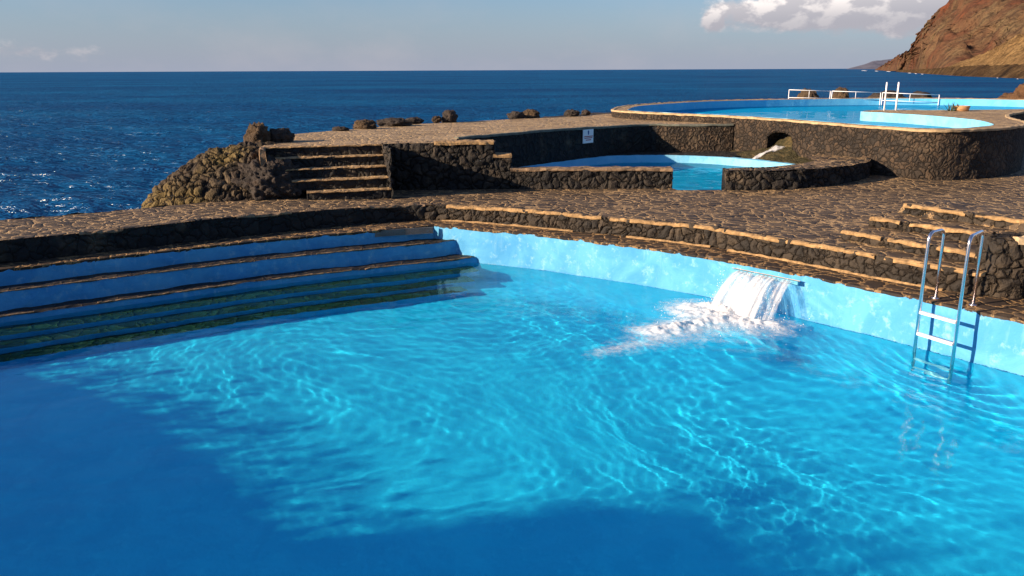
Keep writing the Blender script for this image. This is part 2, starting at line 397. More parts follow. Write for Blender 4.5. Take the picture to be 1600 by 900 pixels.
def shallow(name, tint, ior, k):
    m_, t = newmat(name); fr = t.new('ShaderNodeFresnel', ins={'IOR': 1.33})
    rf_ = t.new('ShaderNodeBsdfRefraction', ins={'Color': (*tint, 1), 'Roughness': 0., 'IOR': ior}); gl = t.new('ShaderNodeBsdfGlossy', ins={'Roughness': .02})
    ms = t.new('ShaderNodeMixShader', ins={0: t.math('MULTIPLY', fr.outputs[0], k), 1: rf_.outputs[0], 2: gl.outputs[0]}); t.l.new(ms.outputs[0], t.out.inputs[0]); return m_
M_WATER2 = shallow('small_pool_water', (.40, .90, .96), 1.15, .3)

# ------------------------------------------------------------------ sea
ZS = -3.2
def sea():
    na, nr = 560, 620
    a = np.linspace(RAD(-62), RAD(62), na); r = 9*np.exp(np.linspace(0, math.log(60000/9), nr))
    A, Rr = np.meshgrid(a, r); X = Rr*np.sin(A); Y = Rr*np.cos(A); cell = Rr*(math.log(60000/9)/nr)
    Z = np.zeros_like(X); g = np.random.RandomState(3)
    wx = 6*np.sin(X*.031+Y*.013)+5*np.sin(Y*.027-X*.011)
    for lam in [1.1, 1.35, 1.6, 1.9, 2.3, 2.7, 3.2, 3.8, 4.6, 5.5, 6.6, 8, 10, 13, 17, 24, 36]:
        for q in range(3):
            th = RAD(250)+g.normal()*.65; k = 2*math.pi/lam; ph = g.uniform(0, 6.28)
            amp = .0100*lam**.5*np.clip((lam/cell-2.2)/3, 0, 1)
            Z += amp*np.sin(k*((X+wx)*math.cos(th)+(Y+wx*.6)*math.sin(th))+ph+1.4*np.sin(.21*k*(X*math.sin(th)-Y*math.cos(th))+ph*3))
    V = np.stack([X, Y, Z+ZS], 2).reshape(-1, 3)
    I = np.arange(nr*na).reshape(nr, na)
    F = np.stack([I[:-1, :-1], I[:-1, 1:], I[1:, 1:], I[1:, :-1]], 2).reshape(-1, 4)[:, ::-1]
    m_, t = newmat('sea_water'); at = t.new('ShaderNodeAttribute', attribute_name='rest').outputs['Vector']
    v1 = t.vmath('MULTIPLY', at, (.55, 1.2, 1)); n_a = t.noise(v1, 1.1, 4, .6, .5); n_b = t.noise(v1, .22, 5, .6, .5); n_c = t.noise(t.vmath('MULTIPLY', at, (.4, 1, 1)), .02, 5, .6)
    h = t.math('ADD', t.math('MULTIPLY', n_a.outputs[0], .42), t.math('MULTIPLY', n_b.outputs[0], .8))
    bn = t.new('ShaderNodeBump', ins={'Height': h, 'Strength': 1., 'Distance': 2.6}); t.l.new(bn.outputs[0], t.b.inputs['Normal'])
    col = t.mix(t.rng(n_c.outputs[0], .35, .65), (.001, .055, .175), (.003, .110, .27)); t.l.new(col, t.b.inputs['Base Color'])
    df = t.new('ShaderNodeBsdfDiffuse', ins={'Color': col, 'Normal': bn.outputs[0]}); gl = t.new('ShaderNodeBsdfGlossy', ins={'Roughness': .2, 'Normal': bn.outputs[0]})
    fr = t.new('ShaderNodeFresnel', ins={'IOR': 1.33, 'Normal': bn.outputs[0]})
    ms = t.new('ShaderNodeMixShader', ins={0: t.math('MULTIPLY', fr.outputs[0], .11), 1: df.outputs[0], 2: gl.outputs[0]}); t.l.new(ms.outputs[0], t.out.inputs[0])
    o = mesh('sea', V, F, m_, None, True, origin=(0, 0, ZS)); tag(o, kind='structure')
sea()

# ------------------------------------------------------------------ plan of the main pool
T = [(-11.5, 7.6), (-9.2, 9.35), (-6.98, 10.87), (-5.57, 11.78), (-4.08, 12.72), (-2.58, 13.47), (-1.35, 14.05)]
T2 = [(-1.35, 14.05), (-.6, 13.68), (.3, 13.25), (1.31, 12.6), (2.37, 11.85), (3.15, 11.12), (3.79, 10.42), (4.3, 9.80), (4.74, 9.25), (5.13, 8.72), (5.5, 8.2), (6.2, 7.0), (6.9, 5.2), (7.1, 3.2), (6.8, 1.2)]
T3 = [(6.8, 1.2), (-9.5, 1.2), (-11.6, 3.5), (-11.5, 7.6)]
RR = [(-11.7, 7.95), (-9.4, 9.7), (-7.15, 11.2), (-5.75, 12.15), (-4.25, 13.2), (-2.8, 14.05), (-1.55, 14.52), (-.5, 14.25), (.5, 13.75), (1.6, 13.12), (2.72, 12.4), (3.5, 11.65), (4.2, 10.82), (4.75, 10.15), (5.25, 9.6), (5.62, 9.27), (6.3, 9.08), (7.1, 8.2), (7.6, 5.4), (7.8, 3.2), (7.5, 1.0)]
RR3 = [(7.5, .9), (-9.8, .9), (-12.0, 3.3), (-11.7, 7.95)]
left = spline(T, .08); curve = spline(T2, .08); near = dens(T3, .25)
Rs = spline(RR, .08)
ZL, ZWAT = .70, .12
def sst(x): x = np.clip(x, 0, 1); return x*x*(3-2*x)
SD = np.array([.82, .57]); TD = np.array([.57, -.82])     # across / along the right-hand stairs
def zwalk(x, y):
    x = np.asarray(x, float); y = np.asarray(y, float)
    s = x*SD[0]+y*SD[1]; t = x*TD[0]+y*TD[1]
    z = .98+.05*sst((-x-2.0)/2.5)+.05*sst((y-15.5)/2.0)*sst((x-2)/4)
    r = .37*sst((s-11.40)/.04)*sst((t+6.62)/.08)*(1-sst((s-12.2)/2.6))
    r = np.maximum(r, .37*sst((t+4.2)/.4)*sst((s-9.6)/.2)*(1-sst((s-13.5)/2.6)))
    z = z+r
    return z+.012*np.sin(x*1.7+.5*np.sin(y*1.3))*np.sin(y*1.9)
# ---- walkway paving: one sheet with holes for both lower pools
SP_RIM = [(-.4, 18.0), (.2, 19.1), (1.2, 20.3), (2.4, 21.5), (3.3, 21.75), (4.4, 21.7), (5.4, 21.2), (6.2, 20.3), (6.75, 19.2), (6.7, 18.1), (6.1, 17.3), (5.2, 16.75), (4.3, 16.42), (4.2, 16.20), (3.3, 16.20), (3.2, 16.55), (1.6, 16.65), (.2, 16.9)]
sp = np.vstack([spline(SP_RIM[:13], .15), dens(SP_RIM[12:14], .15)[1:], dens(SP_RIM[13:15], .15)[1:], dens(SP_RIM[14:16], .15)[1:], spline(SP_RIM[15:]+SP_RIM[:1], .15)[1:-1]])
WO = [(-16, 8.1), (-11.2, 11.0), (-8.09, 12.82), (-7.2, 13.36), (-6.36, 13.85), (-5.6, 14.5), (-4.9, 15.6), (-4.9, 17.5), (2, 25), (8, 31), (24, 31), (24, -8), (-16, -8)]
hole = np.vstack([offs(Rs, .0)[:-1], dens(RR3, .25)[:-1]])
Wd = dens(WO, .12, True); Wd[:, :2] += .03*np.stack([fbm(np.column_stack([Wd*2, Wd[:, 0]*0])), fbm(np.column_stack([Wd*2+9, Wd[:, 0]*0]))], 1)
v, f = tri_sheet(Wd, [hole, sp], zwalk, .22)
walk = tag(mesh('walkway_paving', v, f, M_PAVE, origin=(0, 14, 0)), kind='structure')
# the sea-side face of the quay
sweep('sea_bank', Wd[:len(dens(WO[:10], .12))], [(0, .0), (.03, -.4), (.05, -1.2), (.15, -2.5), (.3, -4.2)], M_SHADED, ring=False, zf=zwalk, jit=.08)['kind'] = 'structure'

# ------------------------------------------------------------------ main pool
pool = thing('swimming_pool', 'large blue painted seaside pool with submerged steps filling the foreground', 'swimming pool', (0, 8, 0))
def recv(o): o.cycles.is_caustics_receiver = True; return o
basin = np.vstack([left[:-1], curve[:-1], near[:-1]])
LP = left[::6]
def zfloor(x, y):
    x = np.asarray(x); y = np.asarray(y); d = np.min(np.hypot(x[:, None]-LP[None, :, 0], y[:, None]-LP[None, :, 1]), 1)
    return -.62-.60*sst((d-1.6)/4.0)
v, f = tri_sheet(offs(basin, .1, True), [], zfloor, .4)
recv(mesh('pool_floor', v, f, M_FLOOR, pool))
recv(sweep('submerged_wall', curve, [(-.012, z) for z in np.linspace(-1.3, .085, 12)], M_FLOOR, pool, ring=False, jit=.02, jf=2.2, smooth=True))
zz = list(np.linspace(.0, ZL-.005, 20))
recv(sweep('curved_side_wall', curve, [(0, z) for z in zz], M_PAINT, pool, ring=False, jit=.02, jf=2.2, smooth=True))
sweep('near_wall', near, [(0, z) for z in (-1.3, 0, ZL-.005)], M_PAINT, pool, ring=False)
# steps along the seaward side: tread (stone) + painted riser
zs = [.47, .215, -.03, -.21, -.38]; ds = [-.36, -.67, -1.06, -1.38, -1.70]
leftx = np.vstack([left, dens([(-1.35, 14.05), (.3, 14.85)], .08)[1:]])
sweep('upper_riser', leftx, [(0, z) for z in np.linspace(.44, ZL-.005, 6)], M_PAINT, pool, ring=False, jit=.025, jf=3)
pd = 0
for i, (z, d) in enumerate(zip(zs, ds)):
    zb = zs[i+1]-.03 if i < 4 else -.9
    prof = [(pd+.02, z), (pd*.5+d*.5, z), (d+.05, z), (d, z-.012)]+[(d+.008, q) for q in np.linspace(z-.03, zb, 5)]
    k = len(prof)-1
    (recv if z < .2 else (lambda o_: o_))(sweep('step', leftx if z > 0 else leftx[:-12-3*i], prof, [M_TREAD if z > 0 else M_WETTREAD, M_PAINT], pool, ring=False, jit=.03, jf=2.6, midx=[0, 0, 0]+[1]*(k-3), flip=True))
    if z > 0:   # broken mortar bead on the nosing
        pth = offs(leftx, d+.02)
        n0 = 0
        while n0 < len(pth)-6:
            n1 = n0+random.randint(6, 30)
            seg = pth[n0:min(n1, len(pth))]
            if len(seg) > 4 and random.random() < .6:
                s_ = sweep('nosing', seg, [(-.016, z-.014), (-.018, z+.002), (-.008, z+.007), (.010, z+.005), (.016, z-.01)], M_LIPD, pool, jit=.015, jf=9)
            n0 = n1+random.randint(1, 9)
    pd = d
# stone ledge round the pool
def loft(A, B, n, zf):
    m_ = max(len(A), len(B)); 
    def rs(P):
        L = np.r_[0, np.cumsum(np.linalg.norm(np.diff(P[:, :2], axis=0), axis=1))]; return np.column_stack([np.interp(np.linspace(0, L[-1], m_), L, P[:, q]) for q in (0, 1)])
    return rs(A), rs(B)
ledge_out = np.vstack([left, curve[1:]])
lo_ = ledge_out.copy(); nn = normals2(lo_); jj = fbm(np.column_stack([lo_*5, lo_[:, 0]*0]), 4)*.035
lo_[:, :2] += nn*(-.015+jj)[:, None]
lring = np.vstack([lo_, offs(Rs, .12)[::-1]])
v, f = tri_sheet(lring, [], ZL, .12)
s0 = len(v); nl = len(lo_)
vs = np.vstack([v, np.column_stack([lo_, np.full(nl, ZL)]), np.column_stack([lo_+nn*.01, ZL-.035+.02*fbm(np.column_stack([lo_*7, lo_[:, 0]*0]))]), np.column_stack([lo_+nn*.05, np.full(nl, ZL-.05)])])
fs = [tuple(q) for q in f]
for r in range(2):
    for i in range(nl-1): fs.append((s0+r*nl+i, s0+(r+1)*nl+i, s0+(r+1)*nl+i+1, s0+r*nl+i+1))
vs[:, 2] += .008*fbm(vs*3)
mesh('stone_ledge', vs, fs, M_LEDGE, pool)
# overflow grates in the corner
gm = plain('grate_bars', (.20, .17, .15), .7, var=.2); gd = plain('grate_back', (.03, .03, .035), .8)
for a, b in (((-2.32, 13.64), (-1.86, 13.805)), ((-1.85, 13.81), (-1.37, 13.955))):
    a = Vector((*a, 0)); b = Vector((*b, 0)); u = (b-a).normalized(); n_ = Vector((u.y, -u.x, 0))
    def bx(s0, s1, z0, z1, d0, d1):
        v_ = [tuple(a+u*s+n_*d+Vector((0, 0, z))) for z in (z0, z1) for d in (d0, d1) for s in (s0, s1)]
        return v_, [(0, 2, 3, 1), (4, 5, 7, 6), (0, 1, 5, 4), (2, 6, 7, 3), (0, 4, 6, 2), (1, 3, 7, 5)]
    L = (b-a).length; acc = ([], [])
    for k in range(6): add(acc, bx(0, L, .585+k*.019, .597+k*.019, .035, .05))
    for k in range(19): add(acc, bx(k*L/18-.004, k*L/18+.004, .585, .692, .03, .046))
    bk = mesh('overflow_grate', *bx(0, L, .585, .69, .0, .03), gd, pool); mesh('grate_bar', acc[0], acc[1], gm, bk)
# retaining wall behind the ledge
ret = thing('retaining_wall', 'knee-high curved black lava retaining wall along the big pool ledge', 'wall', (0, 13.5, .7))
zt = lambda x, y: zwalk(x, y)
right = Rs[(Rs[:, 0] > -1.6)]; leftR = Rs[Rs[:, 0] <= -1.55]
def riser(P, name, mat, res=.02, parent=ret, jit=.03):
    q = dens(P, res); n = 16
    N = normals2(q); zt_ = zwalk(q[:, 0], q[:, 1]); V = []
    for k in range(n+3):
        if k <= n: z = (ZL-.03)+(zt_-.004-(ZL-.03))*k/n; d = -.0
        else: z = zt_-.002; d = .05*(k-n)
        V.append(np.column_stack([q+N*d, z]))
    V = np.stack(V, 1).reshape(-1, 3); kk = n+3
    V = V+jit*np.stack([fbm(V*3), fbm(V*3+50), .3*fbm(V*3+90)], 1)
    F = [(i*kk+j, (i+1)*kk+j, (i+1)*kk+j+1, i*kk+j+1) for i in range(len(q)-1) for j in range(kk-1)]
    return mesh(name, V, F, mat, parent, True)
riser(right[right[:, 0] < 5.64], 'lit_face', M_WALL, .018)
riser(leftR, 'shaded_face', M_SHADED, .035, jit=.05)
# mortar lips on its edge
def lip(P, z, parent, w=.06, h=.042, mat=M_LIP, jit=.02, name='mortar_lip', zf=None, gaps=(18, 60), gap=(0, 2), inn=.015):
    P = np.asarray(P); n0 = 0; pr = [(-inn, -h), (-inn-.006, -h*.5), (-inn-.002, -.008), (-inn+.02, .008), (w*.6, .010), (w, .0), (w, -h)]
    while n0 < len(P)-4:
        n1 = min(len(P), n0+random.randint(*gaps)); seg = P[n0:n1]
        if len(seg) > 3:
            sweep(name, seg, [(d, z+q) for d, q in pr], mat, parent, jit=jit, jf=7, zf=zf, smooth=False, flip=False)
        n0 = n1+random.randint(*gap)
lipP = right[(right[:, 0] > -1.2) & (right[:, 0] < 5.55)]
lip(lipP, 0., ret, zf=zwalk, w=.065, h=.045, jit=.028)
lip(leftR[10:], 0., ret, zf=zwalk, mat=M_LIPD, w=.10, h=.03, gaps=(5, 16), gap=(4, 22), jit=.04)
# mortar along the foot of the wall
lip(offs(right[(right[:, 0] > -1.3) & (right[:, 0] < 5.3)], -.075), ZL+.012, ret, mat=M_LIP, w=.05, h=.03, jit=.025, gaps=(15, 50), gap=(2, 14), inn=0.0)

# ------------------------------------------------------------------ water of the main pool
def water_patch(name, poly, z, step, amp, mat, seed=1, srcs=(), kind='structure', lam=(.16, 1.5), grow=.05, pw=.85):
    poly = offs(np.asarray(poly)[:, :2], -grow, True) if grow else np.asarray(poly)
    x0, y0 = poly.min(0); x1, y1 = poly.max(0)
    nx, ny = int((x1-x0)/step)+2, int((y1-y0)/step)+2
    X, Y = np.meshgrid(x0+np.arange(nx)*step, y0+np.arange(ny)*step); x, y = X.ravel(), Y.ravel()
    g = np.random.RandomState(seed); Z = np.zeros(len(x))
    wx = .25*np.sin(x*1.3+1.1*np.sin(y*.9))+.2*np.sin(y*1.7+x*.6); wy = .25*np.sin(y*1.1-1.3*np.sin(x*.8))
    ls = np.exp(np.linspace(math.log(lam[0]), math.log(lam[1]), 11))
    for L in ls:
        for q in range(3):
            th = g.uniform(0, 2*math.pi) if q else g.normal(2.2, .5); k = 2*math.pi/L
            Z += amp*.016*(L**pw)*np.sin(k*((x+wx)*math.cos(th)+(y+wy)*math.sin(th))+g.uniform(0, 6.28)+1.2*np.sin(.31*k*(x*math.sin(th)-y*math.cos(th))))
    m3 = np.column_stack([x*.35, y*.35, x*0+seed]); Z *= .45+1.5*np.clip(fbm(m3, 3)+.3, 0, 1.2)
    for (sx, sy, a, L, dec) in srcs:
        r = np.hypot(x-sx, y-sy)+1e-3; Z += a*np.exp(-r/dec)*np.sin(2*math.pi*r/L+1.5*pn(np.column_stack([x*1.2, y*1.2, x*0]))*2)*np.clip(r/.2, 0, 1)
    V = np.column_stack([x, y, z+Z]); I = np.arange(nx*ny).reshape(ny, nx)
    F = np.stack([I[:-1, :-1], I[:-1, 1:], I[1:, 1:], I[1:, :-1]], 2).reshape(-1, 4)
    c = V[F].mean(1); F = F[inpoly(c[:, 0], c[:, 1], poly)]
    used = np.unique(F); mp = -np.ones(len(V), int); mp[used] = np.arange(len(used))
    o = mesh(name, V[used], mp[F], mat, None, True); tag(o, kind=kind); o.cycles.is_caustics_caster = True
    return o
WF = (2.7, 10.05)
water_patch('pool_water', basin, ZWAT, .026, .040, M_WATER, 5, lam=(.13, 1.9), pw=1.25, srcs=[(WF[0], WF[1], .0016, .33, 1.3), (4.75, 8.75, .0035, .22, .7)])

# ------------------------------------------------------------------ waterfall and foam
def foam_mat(name, thr, sc_=1., streak=None):
    m_, t = newmat(name); at = t.new('ShaderNodeAttribute', attribute_name='rest').outputs['Vector']; de = t.new('ShaderNodeAttribute', attribute_name='cover').outputs['Fac']
    uv = t.new('ShaderNodeAttribute', attribute_name='flow').outputs['Vector']
    src = uv if streak else at
    a = t.noise(src, 4*sc_, 7, .68, .8); b = t.noise(src, 15*sc_, 5, .7, .4)
    k = t.math('ADD', t.math('MULTIPLY', a.outputs[0], .65), t.math('MULTIPLY', b.outputs[0], .35))
    al = t.rng(t.math('ADD', t.math('MULTIPLY', t.math('SUBTRACT', k, .5), 1.5), t.math('MULTIPLY', t.math('SUBTRACT', de, .5), 1.0)), -thr, thr, 0, .9, True)
    t.b.inputs['Base Color'].default_value = (.86, .84, .84, 1); t.b.inputs['Roughness'].default_value = .45
    t.b.inputs['Transmission Weight'].default_value = .0
    t.l.new(al, t.b.inputs['Alpha'])
    bn = t.new('ShaderNodeBump', ins={'Height': k, 'Strength': .5, 'Distance': .02}); t.l.new(bn.outputs[0], t.b.inputs['Normal'])
    return m_
def setattr_(o, name, vals, vec=False):
    at = o.data.attributes.new(name, 'FLOAT_VECTOR' if vec else 'FLOAT', 'POINT'); at.data.foreach_set('vector' if vec else 'value', np.asarray(vals, np.float32).ravel())
wf = thing('waterfall', 'white sheet of water pouring from a slot in the curved pool wall', 'waterfall', (3.35, 10.7, .12))
A = np.array([3.12, 11.06]); B = np.array([3.74, 10.38]); nrm = np.array([-.74, -.67])
nu, nv = 70, 50; V = []; D = []; FL = []
for i in range(nu+1):
    for j in range(nv+1):
        u, t_ = i/nu, j/nv
        p = A+(B-A)*u; out = .03+.62*t_*(1-.12*u)*(1+.12*math.sin(9*u+2)); z = .615-.52*t_**1.9
        spread = (u-.5)*.10*t_
        q = p+nrm*out+(B-A)*spread*1.0
        w_ = .02*t_*math.sin(u*40+3*t_)+.012*math.sin(u*93)
        V.append((q[0]+nrm[0]*w_, q[1]+nrm[1]*w_, z+w_*.5)); 
        e = min(u, 1-u)
        D.append(.47+.16*t_-(.5*max(0, .08-e)/.08)-(.28*t_ if u > .7 else 0)+.10*math.sin(u*23)*math.sin(u*9+1)); FL.append((u*3.4, t_*.35, 0))
F = [(i*(nv+1)+j, (i+1)*(nv+1)+j, (i+1)*(nv+1)+j+1, i*(nv+1)+j+1) for i in range(nu) for j in range(nv)]
o = mesh('falling_water', V, F, foam_mat('falling_water', .36, 2.0, True), wf, True); setattr_(o, 'cover', D); setattr_(o, 'flow', FL, True)
# second thinner curtain behind it gives the sheet body
V2 = np.array(V); V2[:, :2] -= nrm*.05*np.tile(np.linspace(0, 1, nv+1), nu+1)[:, None]*1.0
o = mesh('inner_curtain', V2, F, foam_mat('inner_curtain', .3, 1.1, True), wf, True); setattr_(o, 'cover', np.array(D)-.1); setattr_(o, 'flow', np.array(FL)+3.3, True)
acc = ([], [])
for k in range(1): add(acc, tube([(*(A-nrm*.0-(B-A)*.06+nrm*.02), .628), (*(B+(B-A)*.05+nrm*.02), .626)], .006, 8))
mesh('slot_lip', acc[0], acc[1], plain('spout_steel', (.25, .22, .2), .5, .6), wf)
sp_ = np.array([A-(B-A)*.03, B+(B-A)*.03]); acc = ([], [])
v_ = [(*(p+nrm*d), z) for z in (.575, .62) for d in (.0, .05) for p in (sp_[0], sp_[1])]
mesh('spout', v_, [(0, 2, 3, 1), (4, 5, 7, 6), (0, 1, 5, 4), (2, 6, 7, 3), (0, 4, 6, 2), (1, 3, 7, 5)], plain('spout_paint', (.10, .36, .52), .7), wf)
# foam: raised churned patch drifting away from the fall
n = 190; x = np.linspace(.6, 3.75, n); y = np.linspace(8.4, 11.3, n); X, Y = np.meshgrid(x, y); X = X.ravel(); Y = Y.ravel()
P3 = np.column_stack([X, Y, X*0])
def capsule(px, py, a, b, ra, rb):
    a = np.array(a); b = np.array(b); t_ = np.clip(((px-a[0])*(b-a)[0]+(py-a[1])*(b-a)[1])/((b-a)**2).sum(), 0, 1)
    r_ = ra+(rb-ra)*t_; return np.hypot(px-a[0]-(b-a)[0]*t_, py-a[1]-(b-a)[1]*t_)/r_, t_
wob = .28*fbm(P3*1.6, 4)
c1, t1 = capsule(X+wob, Y+wob, (2.55, 10.75), (3.2, 9.95), .42, .34)
c2, t2 = capsule(X+wob, Y+wob*.5, (2.75, 10.2), (1.9, 9.75), .46, .34)
c3, t3 = capsule(X+wob, Y+wob*.5, (2.1, 9.75), (1.0, 8.95), .36, .16)
de = np.maximum.reduce([.92-c1*.52, .86-c2*.48, .60-c3*.26-t3*.18])
core = np.clip(1-np.minimum(c1, c2), 0, 1)
Zf = ZWAT+.012+.10*core**1.1*(.75+.6*fbm(P3*6, 5))+.008*np.clip(fbm(P3*14, 3), -.3, 1)
I = np.arange(n*n).reshape(n, n); F = np.stack([I[:-1, :-1], I[:-1, 1:], I[1:, 1:], I[1:, :-1]], 2).reshape(-1, 4)
k = de[F].max(1) > .12; F = F[k]; us = np.unique(F); mp = -np.ones(n*n, int); mp[us] = np.arange(len(us))
o = mesh('foam', np.column_stack([X, Y, Zf])[us], mp[F], foam_mat('foam', .42, 1.9), None, True); setattr_(o, 'cover', np.clip(de, 0, 1)[us]); setattr_(o, 'flow', np.zeros((len(us), 3)), True)
tag(o, kind='stuff')
acc = ([], []); g = np.random.RandomState(11)
for k in range(800):
    if g.uniform() < .45: t_ = g.uniform(0, 1); u_ = g.uniform(-.05, 1.02); t_ = t_**.6; q_ = A+(B-A)*u_+nrm*(.09+.60*t_+abs(g.normal())*.05); c_ = Vector((q_[0], q_[1], .615-.50*t_**1.9+g.normal()*.05))
    else: q_ = np.array([2.75, 10.25])+g.normal(size=2)*np.array([.42, .36]); c_ = Vector((q_[0], q_[1], ZWAT+.02+abs(g.normal())*.08))
    r_ = g.uniform(.002, .006)
    add(acc, ([tuple(c_+Vector(d_)*r_) for d_ in ((1, 0, 0), (-1, 0, 0), (0, 1, 0), (0, -1, 0), (0, 0, 1.3), (0, 0, -1.3))], [(0, 2, 4), (2, 1, 4), (1, 3, 4), (3, 0, 4), (2, 0, 5), (1, 2, 5), (3, 1, 5), (0, 3, 5)]))
tag(mesh('spray', acc[0], acc[1], plain('spray_drops', (.85, .85, .86), .3, var=.02)), kind='stuff')

# ------------------------------------------------------------------ pool ladder
lad = thing('pool_ladder', 'stainless steel pool ladder with two white rungs hooked over the pool edge', 'ladder', (5.0, 9.0, ZL))
def arch_rail(a, b, ztop, za, zb, r=.09, n=7):
    a = Vector((*a, 0)); b = Vector((*b, 0)); u = (b-a).normalized(); L = (b-a).length; pts = [a+Vector((0, 0, za)), a+Vector((0, 0, ztop-r))]
    for k in range(1, n+1):
        q = math.pi/2*k/n; pts.append(a+u*(r-r*math.cos(q))+Vector((0, 0, ztop-r+r*math.sin(q))))
    for k in range(n+1):
        q = math.pi/2*k/n; pts.append(b-u*(r-r*math.sin(q))+Vector((0, 0, ztop-r+r*math.cos(q))))
    pts.append(b+Vector((0, 0, zb))); return [tuple(p) for p in pts]
FL_, FR_, RL_, RR_ = (4.67, 9.00), (4.89, 8.58), (4.95, 9.22), (5.23, 8.93)
for a, b, zt_ in ((FL_, RL_, 1.52), (FR_, RR_, 1.56)):
    o = recv(mesh('side_rail', *tube(arch_rail(a, b, zt_, -.38, ZL-.02), .019, 14), M_STEEL, lad, True))
    mesh('foot_flange', *tube([(*b, ZL-.005), (*b, ZL+.012)], .045, 16), M_STEEL, o, True)
for z in (.60, .345, -.06, -.30):
    a = np.array([*FL_, z]); b = np.array([*FR_, z]); u = (b-a)/np.linalg.norm(b-a); p = np.array([-u[1], u[0], 0])
    v_ = [a+u*s+p*d+np.array([0, 0, h]) for s in (.015, np.linalg.norm(b-a)-.015) for d, h in ((-.028, -.012), (.028, -.012), (.028, .012), (.014, .018), (-.014, .018), (-.028, .012))]
    recv(mesh('rung', v_, [(0, 1, 2, 3, 4, 5), (11, 10, 9, 8, 7, 6)]+[(i, i+6, (i+1) % 6+6, (i+1) % 6) for i in range(6)], M_PLASTIC, lad))

# ------------------------------------------------------------------ stairs and pier on the right
st = thing('stone_stairs', 'broad lava stone steps with cream mortar nosings behind the pool ladder', 'stairs', (5.4, 10.6, .98))
def sxy(s, t): d_ = SD[0]*TD[1]-SD[1]*TD[0]; return ((s*TD[1]-SD[1]*t)/d_, (SD[0]*t-TD[0]*s)/d_)
for (s0, s1, t0, t1, z) in ((10.22, 11.0, -6.62, -4.45, 1.11), (10.86, 11.7, -6.6, -4.45, 1.24), (11.5, 12.0, -6.48, -4.3, 1.372)):
    pth = dens([sxy(s0, t0), sxy(s0, t1)], .02)
    stp = sweep('step', pth, [(0, zz) for zz in np.linspace(.96, z-.012, 16)]+[(d, z) for d in np.linspace(.02, s1-s0, 24)]+[(s1-s0, .96)], [M_WALL, M_PAVE], st, jit=.02, jf=4, midx=[0]*16+[1]*24+[0], smooth=True, flip=True)
    lip(dens([sxy(s0-.01, t0), sxy(s0-.01, t1)], .05), z, stp, w=.065, h=.04, jit=.03, gaps=(8, 26), gap=(0, 2))
pier = thing('stone_pier', 'squared lava stone pier with pale mortar cap at the right picture edge', 'pier', (6.1, 9.3, .7))
pp = right[(right[:, 0] > 5.60) & (right[:, 1] > 7.6)]; pq = dens(np.vstack([[5.66, 9.75], pp]), .02)
sweep('pier_face', pq, boxprof(-.015, .55, .66, 1.37, .022), M_WALL, pier, jit=.02, smooth=True, flip=True)
sweep('pier_cap', offs(dens(pp[3:], .05), .0), boxprof(-.03, .16, 1.345, 1.41, .05), plain('pale_cap_mortar', (.50, .36, .21), .9, var=.35, scale=10), pier, jit=.04, jf=6, flip=True)

# ------------------------------------------------------------------ terrace with stairs
TZ = 1.90
terr = [(-4.75, 15.55), (-4.62, 15.72)]
SA, SB = np.array([-4.75, 15.70]), np.array([-2.56, 16.34])       # top nosing of the stairs
back = spline([(-1.15, 17.75), (-.3, 18.65), (.79, 19.85), (1.9, 21.1), (2.88, 22.1), (3.55, 22.55), (3.95, 22.62), (4.4, 22.48), (5.0, 22.42), (5.5, 22.42), (5.98, 22.48)], .12)
frontw = [(-2.5, 16.34), (-1.5, 16.36), (-.30, 16.44)]
outer = np.vstack([dens([(-4.9, 16.6), SA, SB, (-2.56, 16.4), (-2.4, 16.45), (-.33, 16.5), (-.33, 17.0), (-1.15, 17.2), (-1.15, 17.75)], .12)[:-1], back, dens([(6.0, 22.6), (5.6, 26), (3.9, 29), (2.09, 27.03), (-.17, 25.37), (-1.83, 24.18), (-3.57, 22.29), (-4.55, 19.77), (-5.29, 18.63), (-5.3, 17.4)], .12)])
outer[:, :2] += .02*np.stack([fbm(np.column_stack([outer*3, outer[:, 0]*0])), fbm(np.column_stack([outer*3+9, outer[:, 0]*0]))], 1)
ter = tag(prism('terrace', outer, lambda x, y: TZ-.05*sst((y-19.5)/3.)+.012*np.sin(x*1.3)*np.sin(y*1.1), -3.6, [M_TERR, M_SHADED], origin=(0, 20, 0), grid=.5), 'raised sunlit flagstone terrace between the sea and the small sunken pool', 'terrace')
# stairs (descend towards the camera)
ts = thing('terrace_stairs', 'five stone steps with shade-toned risers and pale nosings climbing to the terrace', 'stairs', (-3.6, 15.9, 1.0))
u = (SB-SA)/np.linalg.norm(SB-SA); nvec = np.array([u[1], -u[0]])
for k in range(5):
    z = TZ-.005-.184*k; d0 = .27*k
    a = SA+nvec*d0-u*(.0 if k < 2 else -.25*(k-1)); b = SB+nvec*d0
    stp = sweep('step', dens([a, b], .05), [(0, q) for q in np.linspace(z-.184, z-.01, 8)]+[(d, z) for d in (.01, .1, .2, .29)]+[(.29, z-.184)], [M_SHADED, M_TERR], ts, jit=.02, jf=4, midx=[0]*8+[1]*4+[0], flip=True)
    lip(dens([a-nvec*-.005, b], .05), z, stp, w=.05, h=.02, gaps=(20, 60), gap=(0, 3), mat=M_LIP, name='nosing')
sweep('stair_side', dens([SA-u*.02+nvec*-.1, SA-u*.02+nvec*.55], .06), boxprof(0, .10, TZ-.4, TZ+.012, .08), M_LIPD, ts, jit=.04, jf=4)
